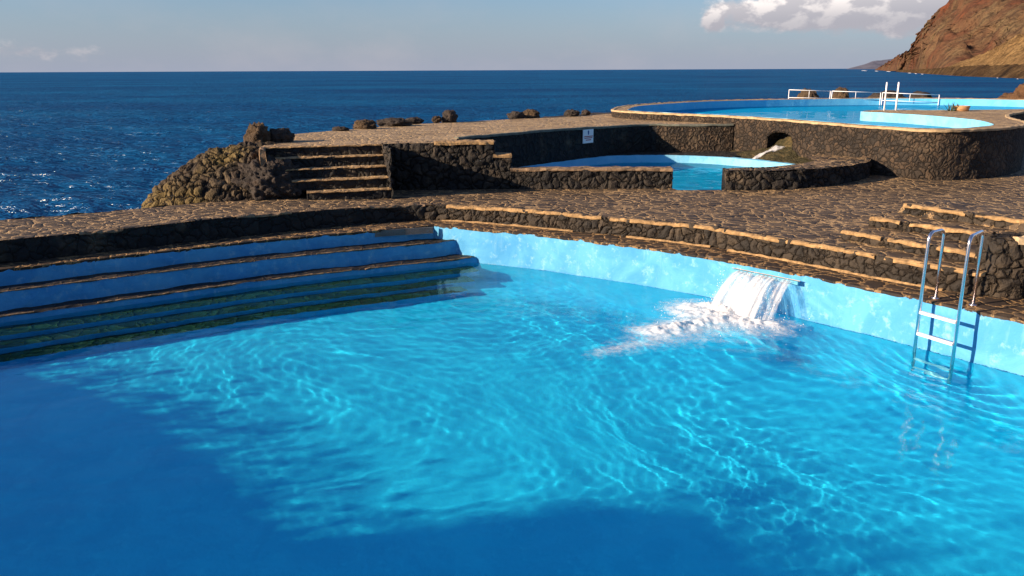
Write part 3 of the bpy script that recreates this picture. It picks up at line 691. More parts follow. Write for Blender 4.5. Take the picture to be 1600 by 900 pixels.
# front wall of the terrace, stepping down to the low wall
fwl = thing('terrace_wall', 'tall dark lava wall in the shade right of the terrace stairs', 'wall', (-1.4, 16.4, 1))
P1 = dens([(-2.56, 16.42), (-1.62, 16.40), (-1.5, 16.38), (-.34, 16.48)], .03)
cheek = SB+nvec*1.2
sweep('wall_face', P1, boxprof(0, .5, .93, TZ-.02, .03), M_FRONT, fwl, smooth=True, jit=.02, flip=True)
sweep('cap', P1[P1[:, 0] > -1.55], boxprof(-.02, .42, TZ-.03, TZ+.035, .1), M_LIP, fwl, jit=.03, jf=5, flip=True)
sweep('stair_flank', dens([SB+nvec*1.16+u*.0, SB-nvec*.1+u*.0], .04), [(0, q) for q in np.linspace(.93, TZ+.01, 14)]+[(-.03, TZ+.01)], M_FRONT, fwl, ring=False, jit=.02)
# filler between the last step and the wall face
sweep('buttress', dens([(-.34, 16.48), (-.02, 16.50)], .03), boxprof(0, .4, .93, 1.62, .03), M_FRONT, fwl, smooth=True, jit=.02, flip=True)
sweep('buttress_cap', dens([(-.36, 16.48), (.0, 16.50)], .05), boxprof(-.02, .38, 1.61, 1.675, .1), M_LIP, fwl, jit=.03, jf=5, flip=True)
# low wall left of the gap
lw = thing('low_wall', 'low black lava wall left of the gap into the small pool', 'wall', (1.5, 16.4, 1), 'low walls round the small pool')
P2 = dens([(-.03, 16.46), (1.5, 16.42), (3.22, 16.40)], .03)
sweep('wall_face', P2, boxprof(0, .34, .93, 1.37, .03), M_FRONT, lw, smooth=True, jit=.02, flip=True)
sweep('cap', dens(P2[::4], .1), boxprof(-.02, .36, 1.345, 1.392, .06), M_LIPD, lw, jit=.035, jf=5, flip=True)
lw2 = thing('low_wall', 'low curved lava wall right of the gap, ending against the round pool', 'wall', (5.6, 16.4, 1), 'low walls round the small pool')
P3_ = spline([(4.24, 16.16), (5.0, 16.12), (5.7, 16.22), (6.4, 16.55), (7.05, 17.0), (7.6, 17.55), (7.95, 18.2)], .03)
sweep('wall_face', P3_, boxprof(0, .45, .93, 1.37, .03), M_FRONT, lw2, smooth=True, jit=.02, flip=True)
# back wall of the sunken pool (shaded)
bw = thing('sunken_wall', 'tall shaded curved lava wall behind the small sunken pool', 'wall', (2, 21, 1))
ib = int(np.argmin(np.abs(back[:, 0]-3.95)))
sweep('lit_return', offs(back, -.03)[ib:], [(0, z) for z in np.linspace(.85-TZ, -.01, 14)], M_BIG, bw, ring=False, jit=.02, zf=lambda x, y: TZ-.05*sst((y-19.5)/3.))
sweep('wall_face', offs(back, -.03)[:ib+1], [(0, z) for z in np.linspace(.85-TZ, -.01, 14)], M_SHADED, bw, ring=False, jit=.02, zf=lambda x, y: TZ-.05*sst((y-19.5)/3.))
sweep('wall_coping', offs(back, -.03), boxprof(-.02, .14, -.03, .02, .06), plain('grey_coping', (.13, .13, .10), .9, var=.3), bw, jit=.02, flip=True, zf=lambda x, y: TZ-.05*sst((y-19.5)/3.))

# ------------------------------------------------------------------ small sunken pool
spool = thing('small_pool', 'small sunken pale blue pool between the low walls and the round pool', 'swimming pool', (3.5, 19, .9))
v, f = tri_sheet(offs(sp, -.05, True), [], .35, .7); recv(mesh('pool_floor', v, f, M_FLOOR, spool))
area = np.sum(sp[:, 0]*np.roll(sp[:, 1], -1)-np.roll(sp[:, 0], -1)*sp[:, 1])
# painted inner wall; rim rises at the back
def zrim(x, y): return .93+.20*sst((y-16.9)/.5)
ring_ = sp if area < 0 else sp[::-1]
spsh = spline([(-.5, 18.0), (.2, 19.05), (1.2, 20.25), (2.4, 21.4), (3.3, 21.65), (4.4, 21.6), (5.4, 21.1), (6.15, 20.2), (6.68, 19.2), (6.64, 18.1), (6.1, 17.4), (5.2, 16.85)], .12)
recv(sweep('painted_wall', spsh, [(0, z) for z in (-.05, .4, .8, .95, 1.05, 1.12)]+[(.12, 1.13)], M_PAINT2, spool, ring=False, smooth=False, jit=.015))
sweep('far_ledge', spsh[:int(len(spsh)*.62)], [(.05, 1.125), (.12, 1.14), (.4, 1.14), (.75, 1.13), (1.3, 1.16)], M_SHADED, spool, ring=False, jit=.03)
sweep('front_inner_wall', dens([(-.5, 16.82), (3.3, 16.78)], .2), [(0, z) for z in (-.05, .5, 1.3)], M_PAINT2, spool, ring=False)
sweep('gap_sill', dens([(3.2, 16.22), (4.3, 16.22)], .1), [(0, z) for z in (-.05, .5, .95)], M_PAINT2, spool, ring=False)
water_patch('small_pool_water', sp, .935, .05, .05, M_WATER2, 9, lam=(.25, 1.2), grow=.12)

# ------------------------------------------------------------------ upper round pool
ZR = 2.06
RO = [(3.26, 27.0), (3.25, 26.1), (3.75, 25.1), (4.6, 24.15), (5.37, 23.35), (6.2, 22.2), (6.85, 20.9), (7.4, 19.5), (7.95, 18.3), (8.4, 17.45), (8.85, 17.12), (9.5, 17.25), (10.3, 17.6), (11.2, 18.3), (12.0, 19.35), (12.5, 20.6), (12.9, 21.6), (13.9, 23.2), (15.6, 24.8), (18.5, 26.5), (21, 29), (21.5, 32.5), (19, 35.4), (15.5, 36.2), (11.5, 35.6), (8.0, 34.2), (5.6, 31.9), (4.0, 29.6)]
ro = spline(RO, .12, True)          # runs clockwise seen from above? (left normal points outwards or inwards, fixed below)
ar = np.sum(ro[:, 0]*np.roll(ro[:, 1], -1)-np.roll(ro[:, 0], -1)*ro[:, 1]); sg = 1 if ar > 0 else -1    # +1: ccw, left normal points inwards
up_ = thing('round_pool', 'raised round seawater pool behind a brown lava rubble wall', 'swimming pool', (11, 26, 1))
# opening for the arch in the outer wall
AC = np.array([6.80, 21.0]); 
zw = np.linspace(.85, ZR-.03, 34)
# water sheet region = inner outline with the peninsula cut out
RI = [(3.75, 27.0), (3.75, 26.2), (4.2, 25.35), (5.0, 24.4), (5.8, 23.5), (6.6, 22.35), (7.25, 21.05), (7.8, 19.7), (8.35, 18.55), (8.75, 17.85), (9.3, 17.72), (10.0, 18.0), (10.75, 18.6), (11.05, 19.15)]
PEN = [(11.05, 19.15), (11.42, 20.3), (11.5, 21.4), (11.3, 22.6), (10.9, 23.8), (10.45, 24.7), (10.55, 25.2), (11.2, 25.75), (12.3, 25.75), (14.2, 25.6), (16.4, 26.2), (18.2, 27.5)]
RF = [(18.2, 27.5), (20.2, 29.6), (20.6, 32.3), (18.6, 34.7), (15.5, 35.6), (11.7, 35.0), (8.2, 33.6), (6.0, 31.5), (4.45, 29.3), (3.75, 27.0)]
ri, pe, rf = spline(RI, .15), spline(PEN, .12), spline(RF, .2)
inner = np.vstack([ri[:-1], pe[:-1], rf[:-1]])
v, f = tri_sheet(ro, [inner], lambda x, y: ZR+.0*x, .35)
v[:, 2] += .012*fbm(v*2); mesh('rim_and_deck', v, f, M_TERR, up_)
v, f = tri_sheet(inner, [], 1.2, 1.0); recv(mesh('pool_floor', v, f, M_FLOOR, up_))
for nm, P, mt in (('inner_wall', ri, M_PAINT2), ('deck_wall', pe, M_PAINT2), ('far_wall', rf, paint('far_wall_paint', (.09, .42, .68), (.13, .47, .70), (.18, .50, .70)))):
    recv(sweep(nm, P, [(0, z) for z in (.9, 1.3, 1.6, 1.8, ZR-.02, ZR+.004)], mt, up_, ring=False, jit=.01))
water_patch('upper_pool_water', inner, 1.80, .10, .02, shallow('upper_pool_water', (.40, .90, 1.0), 1.12, .25), 12, lam=(.4, 2.0), grow=.05)
# outer wall grid with an arched hole
q = dens(ro, .035, True); N = normals2(q, True)*(-sg)
L = np.r_[0, np.cumsum(np.linalg.norm(np.diff(q, axis=0), axis=1))]
ia = np.argmin(np.hypot(*(q-AC).T)); la = L[ia]; aw, ah0, ah1 = .46, 1.20, 1.70
nq, nz = len(q), 52; V = np.zeros((nq, nz, 3)); zt_ = np.linspace(.8, ZR-.02, nz)
for j in range(nz): V[:, j, :2] = q; V[:, j, 2] = zt_[j]
V = V.reshape(-1, 3); F = []
def inarch(l, z): 
    x_ = abs(l-la); return x_ < aw and z > ah0 and z < 1.54+.22*math.sqrt(max(0, 1-(x_/aw)**2))
for i in range(nq):
    i2 = (i+1) % nq
    for j in range(nz-1):
        if inarch(L[i]+.017, (zt_[j]+zt_[j+1])/2): continue
        F.append((i*nz+j, i2*nz+j, i2*nz+j+1, i*nz+j+1))
V += .02*np.stack([fbm(V*2), fbm(V*2+9), V[:, 0]*0], 1)
mesh('outer_wall', V, F, M_BIG, up_, True)
sweep('rim_lip', ro, [(sg*d, z) for d, z in ((-.02, ZR-.035), (-.022, ZR+.006), (.0, ZR+.018), (.07, ZR+.016), (.09, ZR), (.07, ZR-.035))], plain('pale_rim_mortar', (.42, .29, .16), .9, var=.3, scale=6, bump=.02), up_, closed=True, jit=.022, jf=4)
# arch: dark tunnel with a mossy sloping bed and jamb
tdir = q[(ia+1) % nq]-q[ia-1]; tdir /= np.linalg.norm(tdir); ndir = -N[ia]   # inwards
def loc3(l, d, z): p_ = q[ia]+tdir*l+ndir*d; return (p_[0], p_[1], z)
ax = [(-aw-.02, 1.1)]+[(-aw-.02+0*k, 1.5) for k in range(1)]+[((aw+.02)*math.cos(math.pi-math.pi*k/14), 1.5+.25*math.sin(math.pi*k/14)+.03) for k in range(1, 14)]+[(aw+.02, 1.5), (aw+.02, 1.1)]
V = [loc3(l, d, z) for d in (-.02, .2, .40) for l, z in ax]; k = len(ax); F = [(r*k+i, r*k+i+1, (r+1)*k+i+1, (r+1)*k+i) for r in range(2) for i in range(k-1)]+[tuple(2*k+i for i in range(k))]
ar_ = mesh('arched_opening', V, F, M_SHADED, up_)
M_MOSS = lava('mossy_rock', (.020, .018, .008), (.055, .045, .018), (.20, .13, .055), scale=4, disp=.12)
gx, gy = 14, 14; V = [loc3(-aw+2*aw*i/gx, .02+.36*j/gy, 1.24+.40*(j/gy)**1.1*(1-.6*abs(i/gx-.55))) for i in range(gx+1) for j in range(gy+1)]
V = np.array(V); V[:, 2] += .06*fbm(V*5)
mesh('moss_bed', V, [(i*(gy+1)+j, (i+1)*(gy+1)+j, (i+1)*(gy+1)+j+1, i*(gy+1)+j+1) for i in range(gx) for j in range(gy)], M_MOSS, ar_, True)
# apron of algae-covered rock fanning out below the arch
g0 = q[ia]; gs, gt = 60, 26; V = []
for i in range(gs+1):
    l = -2.1+4.2*i/gs
    base = q[(ia+int(round(l/.035*(1)))) % nq]
    for j in range(gt+1):
        d = .92*j/gt*(1-.12*abs(l)); pz = 1.08+(.24*math.exp(-(l/.9)**2)+.05)*(1-j/gt)**.8
        nb = N[(ia+int(round(l/.035))) % nq]
        V.append((base[0]+nb[0]*(d-.05), base[1]+nb[1]*(d-.05), pz))
V = np.array(V); V[:, 2] += .10*fbm(V*np.array([3, 3, 1]), 5)
VAP = V.copy()
apr = thing('algae_apron', 'sloping apron of green-brown algae rock below the arch', 'rock apron', (*q[ia], 1.1))
mesh('apron_surface', V, [(i*(gt+1)+j, (i+1)*(gt+1)+j, (i+1)*(gt+1)+j+1, i*(gt+1)+j+1) for i in range(gs) for j in range(gt)], M_MOSS, apr, True)
# cascade
V = []; D = []; FLW = []; nn_ = N[ia]
for i in range(25):
    for j in range(31):
        u_, t_ = i/24, j/30; l = (u_-.5)*(.30-.10*t_)+.02*t_; d = -.10+1.06*t_
        p_ = q[ia]+tdir*l+nn_*d; z = (VAP[np.argmin(np.hypot(VAP[:, 0]-p_[0], VAP[:, 1]-p_[1])), 2] if d > 0 else 1.36)+.03+.012*math.sin(u_*30+t_*12)
        z -= .25*max(0, (t_-.86)/.14)**1.5
        V.append((p_[0], p_[1], z)); D.append(.55-.5*max(0, .2-min(u_, 1-u_))/.2); FLW.append((u_*1.4, t_*.5, 0))
cas = mesh('cascade', V, [(i*31+j, (i+1)*31+j, (i+1)*31+j+1, i*31+j+1) for i in range(24) for j in range(30)], foam_mat('cascade', .35, 3.2, True), None, True)
setattr_(cas, 'cover', D); setattr_(cas, 'flow', FLW, True); tag(cas, 'thin white trickle of water running from the arch down to the small pool', 'cascade')
# deck lip at the right low wall: broad stone shelf
v, f = tri_sheet(np.vstack([offs(P3_[::4], .0), [(7.6, 18.9), (7.2, 19.2), (6.75, 18.9), (6.6, 17.9), (6.05, 17.2), (5.2, 16.68), (4.24, 16.5)]]), [], 1.375, .12)
v[:, 2] += .03*fbm(v*3); mesh('wide_cap', v, f, M_PAVE, lw2)

# ------------------------------------------------------------------ railing, ladder, planter on the upper pool
def lp(a, b, k): return tuple(np.array(a)+(np.array(b)-np.array(a))*k)
panels = [((11.80, 35.75), (13.55, 35.72), 2.44, 2.38, 'left'), ((13.62, 35.72), (15.62, 35.55), 2.38, 2.31, 'middle'), ((15.70, 35.55), (17.85, 35.05), 2.31, 2.22, 'right')]
lab = ['white tubular railing panel at the left end of the far pool rim', 'white tubular railing panel in the middle of the far pool rim', 'white tubular railing panel behind the upright ladder rails']
for (a, b, z0, z1, _), lb in zip(panels, lab):
    t_ = thing('railing', lb, 'railing', (*a, 1.5), 'railing panels on the far rim')
    zb0, zb1 = z0-.34, z1-.32
    mesh('top_rail', *tube([(*a, z0), (*b, z1)], .014, 8), M_WHITE, t_, True); mesh('bottom_rail', *tube([(*a, zb0+.02), (*b, zb1+.02)], .012, 8), M_WHITE, t_, True)
    for k in (0, .49, 1): p_ = lp(a, b, k); mesh('post', *tube([(*p_, 1.5 if k != .49 else z0+(z1-z0)*k-.33), (*p_, z0+(z1-z0)*k+.012)], (.016 if k != .49 else .011), 8), M_WHITE, t_, True)
l2 = thing('pool_ladder', 'white upright ladder rails at the back edge of the upper pool deck', 'ladder', (11.6, 25.6, ZR))
for x_ in (11.36, 11.72):
    mesh('side_rail', *tube(arch_rail((x_+.17, 25.9), (x_, 25.5), 2.88, 1.5, ZR-.02, .10), .020, 10), M_WHITE, l2, True)
for z in (2.0, 1.86): mesh('rung', *tube([(11.53, 25.9, z), (11.89, 25.9, z)], .018, 8), M_WHITE, l2, True)
pl = thing('potted_plant', 'spiky agave beside a squat terracotta pot on the upper deck', 'plant', (13.3, 25.2, ZR))
prof = [(.0, 0), (.17, 0), (.20, .04), (.22, .12), (.23, .15), (.20, .155), (.19, .12), (0, .12)]; V = []; F = []
px_, py_ = 13.45, 25.0
for k in range(20):
    for r_, z_ in prof: V.append((px_+r_*math.cos(k*math.pi/10), py_+r_*math.sin(k*math.pi/10), ZR+z_))
for k in range(20):
    for j in range(len(prof)-1): F.append((k*8+j, ((k+1) % 20)*8+j, ((k+1) % 20)*8+j+1, k*8+j+1))
mesh('pot', V, F, plain('terracotta', (.45, .25, .12), .8), pl, True)
M_LEAF = plain('agave_leaf', (.07, .09, .05), .5, var=.5, scale=20)
for k in range(26):
    a_ = random.uniform(0, 6.28); tl = random.uniform(.1, .9); Ln = random.uniform(.22, .36); bx_, by_ = 13.1+random.uniform(-.10, .35), 25.0+random.uniform(-.1, .1)
    d_ = Vector((math.cos(a_)*math.sin(tl), math.sin(a_)*math.sin(tl), math.cos(tl))); sdv = d_.cross(Vector((0, 0, 1))).normalized(); o_ = Vector((bx_, by_, ZR))
    V = []
    for j in range(7):
        q_ = j/6; c_ = o_+d_*Ln*q_-Vector((0, 0, .06*q_*q_)); wd = .022*(1-q_)**.7+.001
        V += [tuple(c_-sdv*wd), tuple(c_+Vector((0, 0, -.006))), tuple(c_+sdv*wd)]
    mesh('leaf', V, [(j*3+a2, j*3+a2+1, j*3+a2+4, j*3+a2+3) for j in range(6) for a2 in (0, 1)], M_LEAF, pl)
# rocks beyond the far rim
for i, (x_, y_, z_, r_, lb) in enumerate([(13.15, 37.2, 2.0, (.42, .4, .42), 'small brown rock behind the left railing panel'), (14.65, 37.4, 2.05, (.33, .3, .42), 'dark upright rock behind the middle railing panel'),
                                          (16.5, 36.9, 1.85, (.75, .5, .45), 'dark rock between the upright ladder rails and the pool rim'), (18.0, 37.0, 1.95, (.45, .4, .35), 'dark rock at the right end of the railing')]):
    rock('rock', (x_, y_, z_), r_, 20+i, M_BROWN if i < 2 else M_LAVA, lb, group='rocks beyond the far pool rim', sub=4)
fp = spline([(20.9, 28.9), (21.55, 32.5), (19, 35.5), (15.5, 36.3), (11.5, 35.7), (8.0, 34.3), (5.55, 32.0), (3.9, 29.6)], .5)
tag(prism('sea_rock_shelf', np.vstack([offs(fp, -.12), offs(fp, -3.5)[::-1]]), 1.55, -3.6, [M_LAVA, M_LAVA], jit=.12), kind='structure')
rock('rock_outcrop', (24.55, 37.4, 1.0), (2.4, 2.2, 1.75), 41, lava('rusty_lava', (.05, .024, .012), (.13, .065, .03), (.22, .12, .05), scale=1.2, disp=.35), 'rusty brown lava outcrop in the sea at the right picture edge', sub=6, rough=.3, freq=1.6)

# ------------------------------------------------------------------ sign on the back wall
bi = np.argmin(np.abs(back[:, 0]-1.93)); bp = back[bi]; bt = back[bi+1]-back[bi-1]; bt /= np.linalg.norm(bt); bn_ = np.array([bt[1], -bt[0]])
sg_ = thing('warning_sign', 'small square white sign with red lettering lines on the shaded wall', 'sign', (*bp, 1.45))
def sbox(x0, x1, z0, z1, d0, d1, name, mt, par):
    v_ = [(*(bp+bt*x_+bn_*d_), z_) for z_ in (z0, z1) for d_ in (d0, d1) for x_ in (x0, x1)]
    return mesh(name, v_, [(0, 2, 3, 1), (4, 5, 7, 6), (0, 1, 5, 4), (2, 6, 7, 3), (0, 4, 6, 2), (1, 3, 7, 5)], mt, par)
sbox(-.21, .21, 1.50, 1.84, .05, .07, 'sign_plate', M_WHITE, sg_)
MR = plain('sign_red', (.45, .04, .06), .5); MB_ = plain('sign_blue', (.03, .08, .25), .5)
def sb(x0, x1, z0, z1): return [(*(bp+bt*x_+bn_*d_), z_) for z_ in (z0, z1) for d_ in (.071, .075) for x_ in (x0, x1)], [(0, 2, 3, 1), (4, 5, 7, 6), (0, 1, 5, 4), (2, 6, 7, 3), (0, 4, 6, 2), (1, 3, 7, 5)]
for z_, w_ in ((1.655, .17), (1.615, .16), (1.565, .10)):
    acc = ([], []); x_ = -w_
    while x_ < w_: l_ = random.uniform(.012, .02); add(acc, sb(x_, x_+l_, z_, z_+.024)); x_ += l_+.008
    mesh('lettering', acc[0], acc[1], MR, sg_)
ev = [(*(bp+bt*a_+bn_*d_), z_) for d_ in (.071, .075) for a_, z_ in ((0, 1.70), (.022, 1.725), (.028, 1.80), (0, 1.815), (-.028, 1.80), (-.022, 1.725))]
mesh('emblem', ev, [(0, 1, 2, 3, 4, 5), (11, 10, 9, 8, 7, 6)]+[(i, (i+1) % 6, (i+1) % 6+6, i+6) for i in range(6)], MB_, sg_)

# ------------------------------------------------------------------ rubble mound and loose rocks along the sea edge
def mound():
    n = 200; A_, B_ = np.meshgrid(np.linspace(-1, 1, n), np.linspace(-1, 1, n)); r = np.hypot(A_, B_)
    h = np.where(r < 1, np.power(np.clip(1-r**2.3, 0, 1), .62), 0)
    e1 = np.array([.80, .60]); e2 = np.array([-.60, .80])
    cx_, cy_ = -5.3, 16.1
    X = cx_+A_*2.5*e1[0]+B_*1.95*e2[0]; Y = cy_+A_*2.5*e1[1]+B_*1.95*e2[1]
    Z = -.7+2.58*h*(1+.10*A_)
    V = np.column_stack([X.ravel(), Y.ravel(), Z.ravel()]); V[:, 2] += .12*fbm(V*1.1, 3)+.05*fbm(V*4, 2)
    I = np.arange(n*n).reshape(n, n); F = np.stack([I[:-1, :-1], I[:-1, 1:], I[1:, 1:], I[1:, :-1]], 2).reshape(-1, 4)
    k = (r.ravel()[F].min(1) < 1.0); o = mesh('rubble_mound', V, F[k], M_MOUND, None, True); tag(o, 'rounded mound of cemented brown rubble left of the terrace stairs', 'mound')
mound()
rock('boulder', (-4.62, 15.40, 1.15), (.66, .50, .52), 3, M_LAVA, 'large black boulder leaning against the foot of the terrace stairs', 'boulder', sub=6, rough=.36)
rk = [((-5.1, 16.75, 1.98), (.21, .22, .27), 'jagged dark lava boulder crowning the rubble mound'), ((-4.72, 16.95, 1.98), (.24, .18, .16), 'dark lava boulder at the left end of the terrace edge'),
      ((-4.15, 20.2, 1.93), (.30, .25, .12), 'flat dark rock leftmost along the far terrace edge'), ((-3.75, 21.4, 1.96), (.42, .35, .24), 'pointed dark rock second along the far terrace edge'),
      ((-3.2, 22.6, 1.95), (.65, .4, .20), 'long low rock pile on the far terrace edge'), ((-2.75, 23.6, 1.93), (.40, .3, .16), 'small flat rock right of the long low rock pile'),
      ((-2.15, 24.0, 1.95), (.20, .22, .17), 'small dark rock beside the tall blocky boulder'), ((-1.80, 24.2, 2.02), (.33, .32, .34), 'tall blocky boulder standing on the far terrace edge'),
      ((.15, 25.9, 1.95), (.40, .32, .20), 'low rock left of centre along the sea edge'), ((.62, 26.3, 1.98), (.40, .32, .24), 'rounded brown rock left of the round pool'),
      ((1.95, 27.0, 1.95), (.36, .3, .19), 'dark rock nearest the round pool rim'), ((2.45, 27.5, 1.95), (.22, .2, .15), 'tiny rock touching the round pool rim')]
for i, (c, r, lb) in enumerate(rk):
    if i > 1: r = tuple(q_*.58 for q_ in r); c = (c[0], c[1], 1.9+(c[2]-1.9)*.5)
    rock('rock', c, r, 60+i, M_LAVA if i % 3 else M_BROWN, lb, group='loose rocks along the terrace edge' if i > 1 else None, sub=4, rough=.5, freq=2.1)

# ------------------------------------------------------------------ headland
def px(x, y, D):     # direction towards the far coast, placed at its real distance
    u_ = (x-800)/1280.; v_ = (450-y)/1280.; c_, s_ = math.cos(ROLL), math.sin(ROLL)
    d_ = fw+rt*(u_*c_+v_*s_)+up*(-u_*s_+v_*c_); d_ = d_/math.hypot(d_.x, d_.y); return np.array([d_.x*D, d_.y*D, 3.3+d_.z*D])
def coast(name, base, ridge, mat, amp, fr, label, nu=260, nv=90, conc=1.0, ter=None):
    def sp3(P, n):
        P = np.array(P); L = np.linspace(0, len(P)-1, n); out = []
        Q = np.vstack([2*P[0]-P[1], P, 2*P[-1]-P[-2]])
        for t in L:
            i = min(int(t), len(P)-2); t = t-i; a, b, c, d = Q[i], Q[i+1], Q[i+2], Q[i+3]
            out.append(.5*((2*b)+(c-a)*t+(2*a-5*b+4*c-d)*t*t+(3*b-a-3*c+d)*t**3))
        return np.array(out)
    Bs, Rg = sp3(base, nu), sp3(ridge, nu); V = []
    for j in range(nv+30):
        if j <= nv: t = j/nv; p = Bs+(Rg-Bs)*t; p[:, 2] = Bs[:, 2]+(Rg[:, 2]-Bs[:, 2])*(t**conc)
        else: t = (j-nv)/30; p = Rg+(Rg-Bs)*t*1.2; p[:, 2] = Rg[:, 2]-(Rg[:, 2]-ZS+2)*t*t
        V.append(p)
    V = np.stack(V, 1).reshape(-1, 3); nvv = nv+30
    hh = np.clip((V[:, 2]-ZS)/25, .12, 1); 
    d1 = ridged(V*np.array([1, 1, .35])*fr, 5)-.9; d2 = fbm(V*fr*3, 5)
    V[:, 2] += amp*hh*(d1*.7+d2*.5); V[:, 0] += amp*.9*hh*d1; V[:, 1] += amp*.7*hh*d2
    F = [(i*nvv+j, (i+1)*nvv+j, (i+1)*nvv+j+1, i*nvv+j+1) for i in range(nu-1) for j in range(nvv-1)]
    o = mesh(name, V, F, mat, None, True); return tag(o, kind='structure')
def cliffmat(name, a, b, c, sc_, dark):
    m_, t = newmat(name); at = t.new('ShaderNodeAttribute', attribute_name='rest').outputs['Vector']
    n_a = t.noise(at, sc_, 6, .65, .4); n_b = t.noise(at, sc_*6, 6, .7); n_c = t.noise(t.vmath('MULTIPLY', at, (1, 1, .3)), sc_*2.2, 5, .65)
    col = t.ramp(n_a.outputs[0], [(.32, a), (.46, b), (.64, c)]); col = t.mix(t.rng(n_b.outputs[0], .45, .62, 0, .75), col, dark); col = t.mix(t.rng(n_c.outputs[0], .5, .66, 0, .55), col, b)
    t.l.new(col, t.b.inputs['Base Color']); t.b.inputs['Roughness'].default_value = .95; t.b.inputs['Specular IOR Level'].default_value = .05
    bn = t.new('ShaderNodeBump', ins={'Height': t.math('ADD', n_b.outputs[0], n_c.outputs[0]), 'Strength': 1., 'Distance': 9.}); t.l.new(bn.outputs[0], t.b.inputs['Normal'])
    return m_
def bz(x, y):   # point at sea level under this direction
    p = px(x, y, 1.); k = (ZS-3.3)/(p[2]-3.3); q_ = p*k; q_[2] = ZS-.5; return q_
mb = [bz(1366, 109.5), bz(1420, 112.5), bz(1480, 116), bz(1560, 119), bz(1680, 124), bz(1900, 132)]
mb = [np.array([b[0]*k_, b[1]*k_, b[2]]) for b, k_ in zip(mb, (1, 1, 1.04, 1.3, 1.5, 1.5))]
Dm = [np.hypot(*b[:2]) for b in mb]
mr = [px(1368, 108.2, Dm[0]*1.02), px(1408, 88, Dm[1]*1.10), px(1447, 58, Dm[2]*1.4), px(1474, 24, Dm[3]*1.5), px(1516, -14, Dm[4]*1.8), px(1760, -90, Dm[5]*2.4)]
coast('headland_hill', mb, mr, cliffmat('red_brown_cliff', (.20, .055, .025), (.13, .058, .032), (.16, .105, .055), .010, (.050, .030, .022)), 17, .013, '', conc=1.0)
hb = [bz(1472, 116.5), bz(1520, 118.5), bz(1600, 122.5), bz(1760, 128), bz(1900, 134)]; Dh = [np.hypot(*b[:2]) for b in hb]
hr = [px(1474, 107, Dh[0]*1.05), px(1530, 88, Dh[1]*1.25), px(1600, 56, Dh[2]*1.45), px(1760, 0, Dh[3]*1.7), px(1900, -30, Dh[4]*1.9)]
coast('foothill', hb, hr, cliffmat('ochre_slope', (.19, .105, .045), (.32, .19, .08), (.42, .26, .11), .03, (.11, .065, .03)), 8, .03, '', conc=1.3)
sb_ = [bz(1400, 112.3), bz(1440, 115), bz(1500, 119), bz(1560, 121.3), bz(1640, 124.5), bz(1800, 130)]; Ds = [np.hypot(*b[:2]) for b in sb_]
sr = [px(1402, 109.5, Ds[0]*1.03), px(1440, 109, Ds[1]*1.05), px(1500, 105, Ds[2]*1.08), px(1560, 104, Ds[3]*1.08), px(1640, 103, Ds[4]*1.1), px(1800, 100, Ds[5]*1.12)]
coast('shore_rocks', sb_, sr, cliffmat('shore_lava', (.04, .026, .016), (.13, .075, .035), (.24, .15, .07), .05, (.025, .018, .012)), 7, .06, '', nu=300, nv=30)
fb = [px(1322, 108.3, 9000), px(1345, 108.5, 9000), px(1365, 108.6, 9000), px(1400, 108.8, 9000)]
fr_ = [px(1322, 108, 9300), px(1350, 101.5, 9400), px(1368, 96, 9500), px(1402, 92, 9600)]
for p in fb: p[2] = ZS-5
coast('far_cape', fb, fr_, cliffmat('far_cape_hazed_rock', (.11, .11, .14), (.13, .13, .17), (.15, .15, .19), .001, (.09, .09, .12)), 18, .0016, '', nu=60, nv=20)  # blue-grey of distance haze put into the cape's rock colour
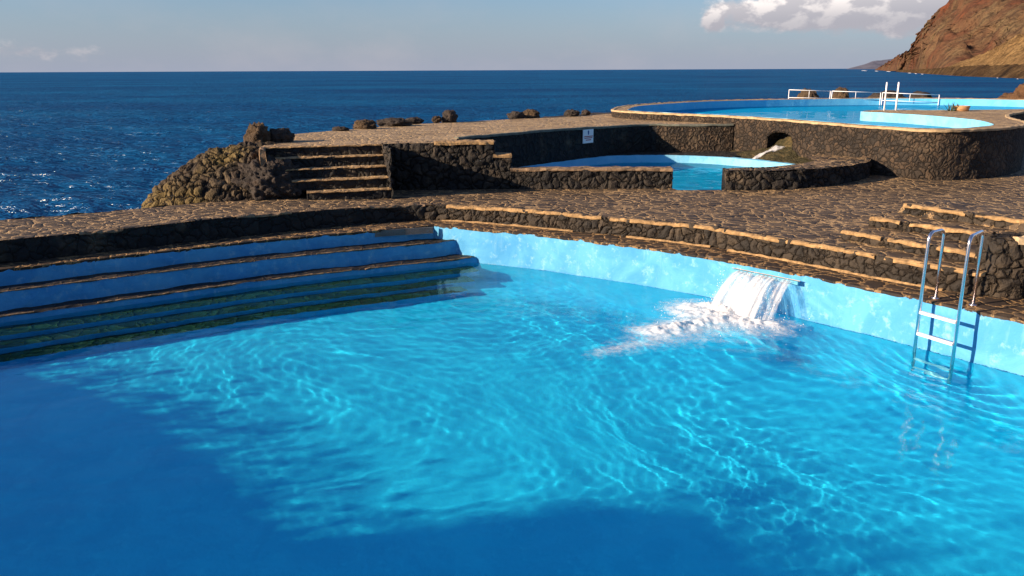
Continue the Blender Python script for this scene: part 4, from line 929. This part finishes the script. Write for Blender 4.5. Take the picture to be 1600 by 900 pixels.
# surf along the shore: broken white water
def surf():
    acc = ([], []); g = np.random.RandomState(8)
    for (xa, ya, xb, yb, n_) in ((1335, 110.0, 1395, 112.2, 3), (1412, 113.6, 1446, 116.4, 3), (1550, 121.6, 1600, 124, 2)):
        for k in range(n_):
            t_ = (k+g.uniform(0, .6))/n_; t2_ = min(1, t_+g.uniform(.06, .16)); a = bz(xa+(xb-xa)*t_, ya+(yb-ya)*t_); b = bz(xa+(xb-xa)*t2_, ya+(yb-ya)*t2_)
            D_ = np.hypot(*a[:2]); w0 = D_*.004*g.uniform(.4, 1.2); hgt = D_*.0003
            pts = []; m2 = 12
            for i in range(m2+1):
                s_ = i/m2; c_ = a+(b-a)*s_; o_ = c_[:2]/np.hypot(*c_[:2]); wv = w0*math.sin(math.pi*s_)*(1+.5*g.normal()*.3)
                pts += [(c_[0]-o_[0]*wv, c_[1]-o_[1]*wv, ZS+.02), (c_[0], c_[1], ZS+.1+hgt*math.sin(math.pi*s_)), (c_[0]+o_[0]*wv, c_[1]+o_[1]*wv, ZS+.02)]
            add(acc, (pts, [(i*3+q_, i*3+q_+1, (i+1)*3+q_+1, (i+1)*3+q_) for i in range(m2) for q_ in (0, 1)]))
    tag(mesh('surf', acc[0], acc[1], plain('surf_foam', (.8, .8, .82), .8), None, True), kind='stuff')
surf()

# ------------------------------------------------------------------ beyond the picture: unseen ridge and scrub added to shade the pool, camera terrace
def ridge():
    ny, nx = 120, 24; V = []
    def H_(y): return float(np.interp(y, [-7, -6, .4, 1.9, 2.5, 3.1, 4.7, 7.7, 8.6, 9], [.9, 4.7, 4.6, 4.2, 3.2, 3.0, 2.7, 1.8, 1.4, .9]))
    for j in range(ny+1):
        y = -7+16*j/ny; h = H_(y)
        for i in range(nx+1):
            s = i/nx; V.append((-13.6+1.8*s, y, .9+(h-.9)*math.sin(math.pi*min(1, s*1.0))**.45))
    V = np.array(V); V[:, 2] += .18*fbm(V*.9, 5)*(V[:, 2] > 1); V[:, 0] += .2*fbm(V*1.5+4)
    tag(mesh('shade_ridge', V, [(j*(nx+1)+i, j*(nx+1)+i+1, (j+1)*(nx+1)+i+1, (j+1)*(nx+1)+i) for j in range(ny) for i in range(nx)], M_LAVA, None, True), 'unseen ridge added left of the big pool to cast its shadow', 'shadow caster')
    acc = ([], []); g = np.random.RandomState(4)
    for k in range(5200):
        y = g.uniform(-6, 8.6); z = H_(y)+abs(g.normal())*.26-.08; c_ = Vector((-12.7+g.normal()*.25, y+g.normal()*.05, z)); a_ = Vector(g.normal(size=3)).normalized()*g.uniform(.03, .08); b_ = Vector(g.normal(size=3)).normalized()*g.uniform(.02, .05)
        add(acc, ([tuple(c_-a_), tuple(c_+b_), tuple(c_+a_), tuple(c_-b_)], [(0, 1, 2, 3)]))
    tag(mesh('shade_scrub', acc[0], acc[1], plain('shade_scrub_leaf', (.05, .07, .03), .8, var=.4)), kind='stuff')  # loose leaf quads added above the ridge to soften its shadow edge
ridge()
tag(prism('viewing_terrace', dens([(-8, -6), (8, -6), (8, .4), (-8, .4)], .5, True), 1.7, .9, [M_PAVE, M_SHADED]), kind='structure')
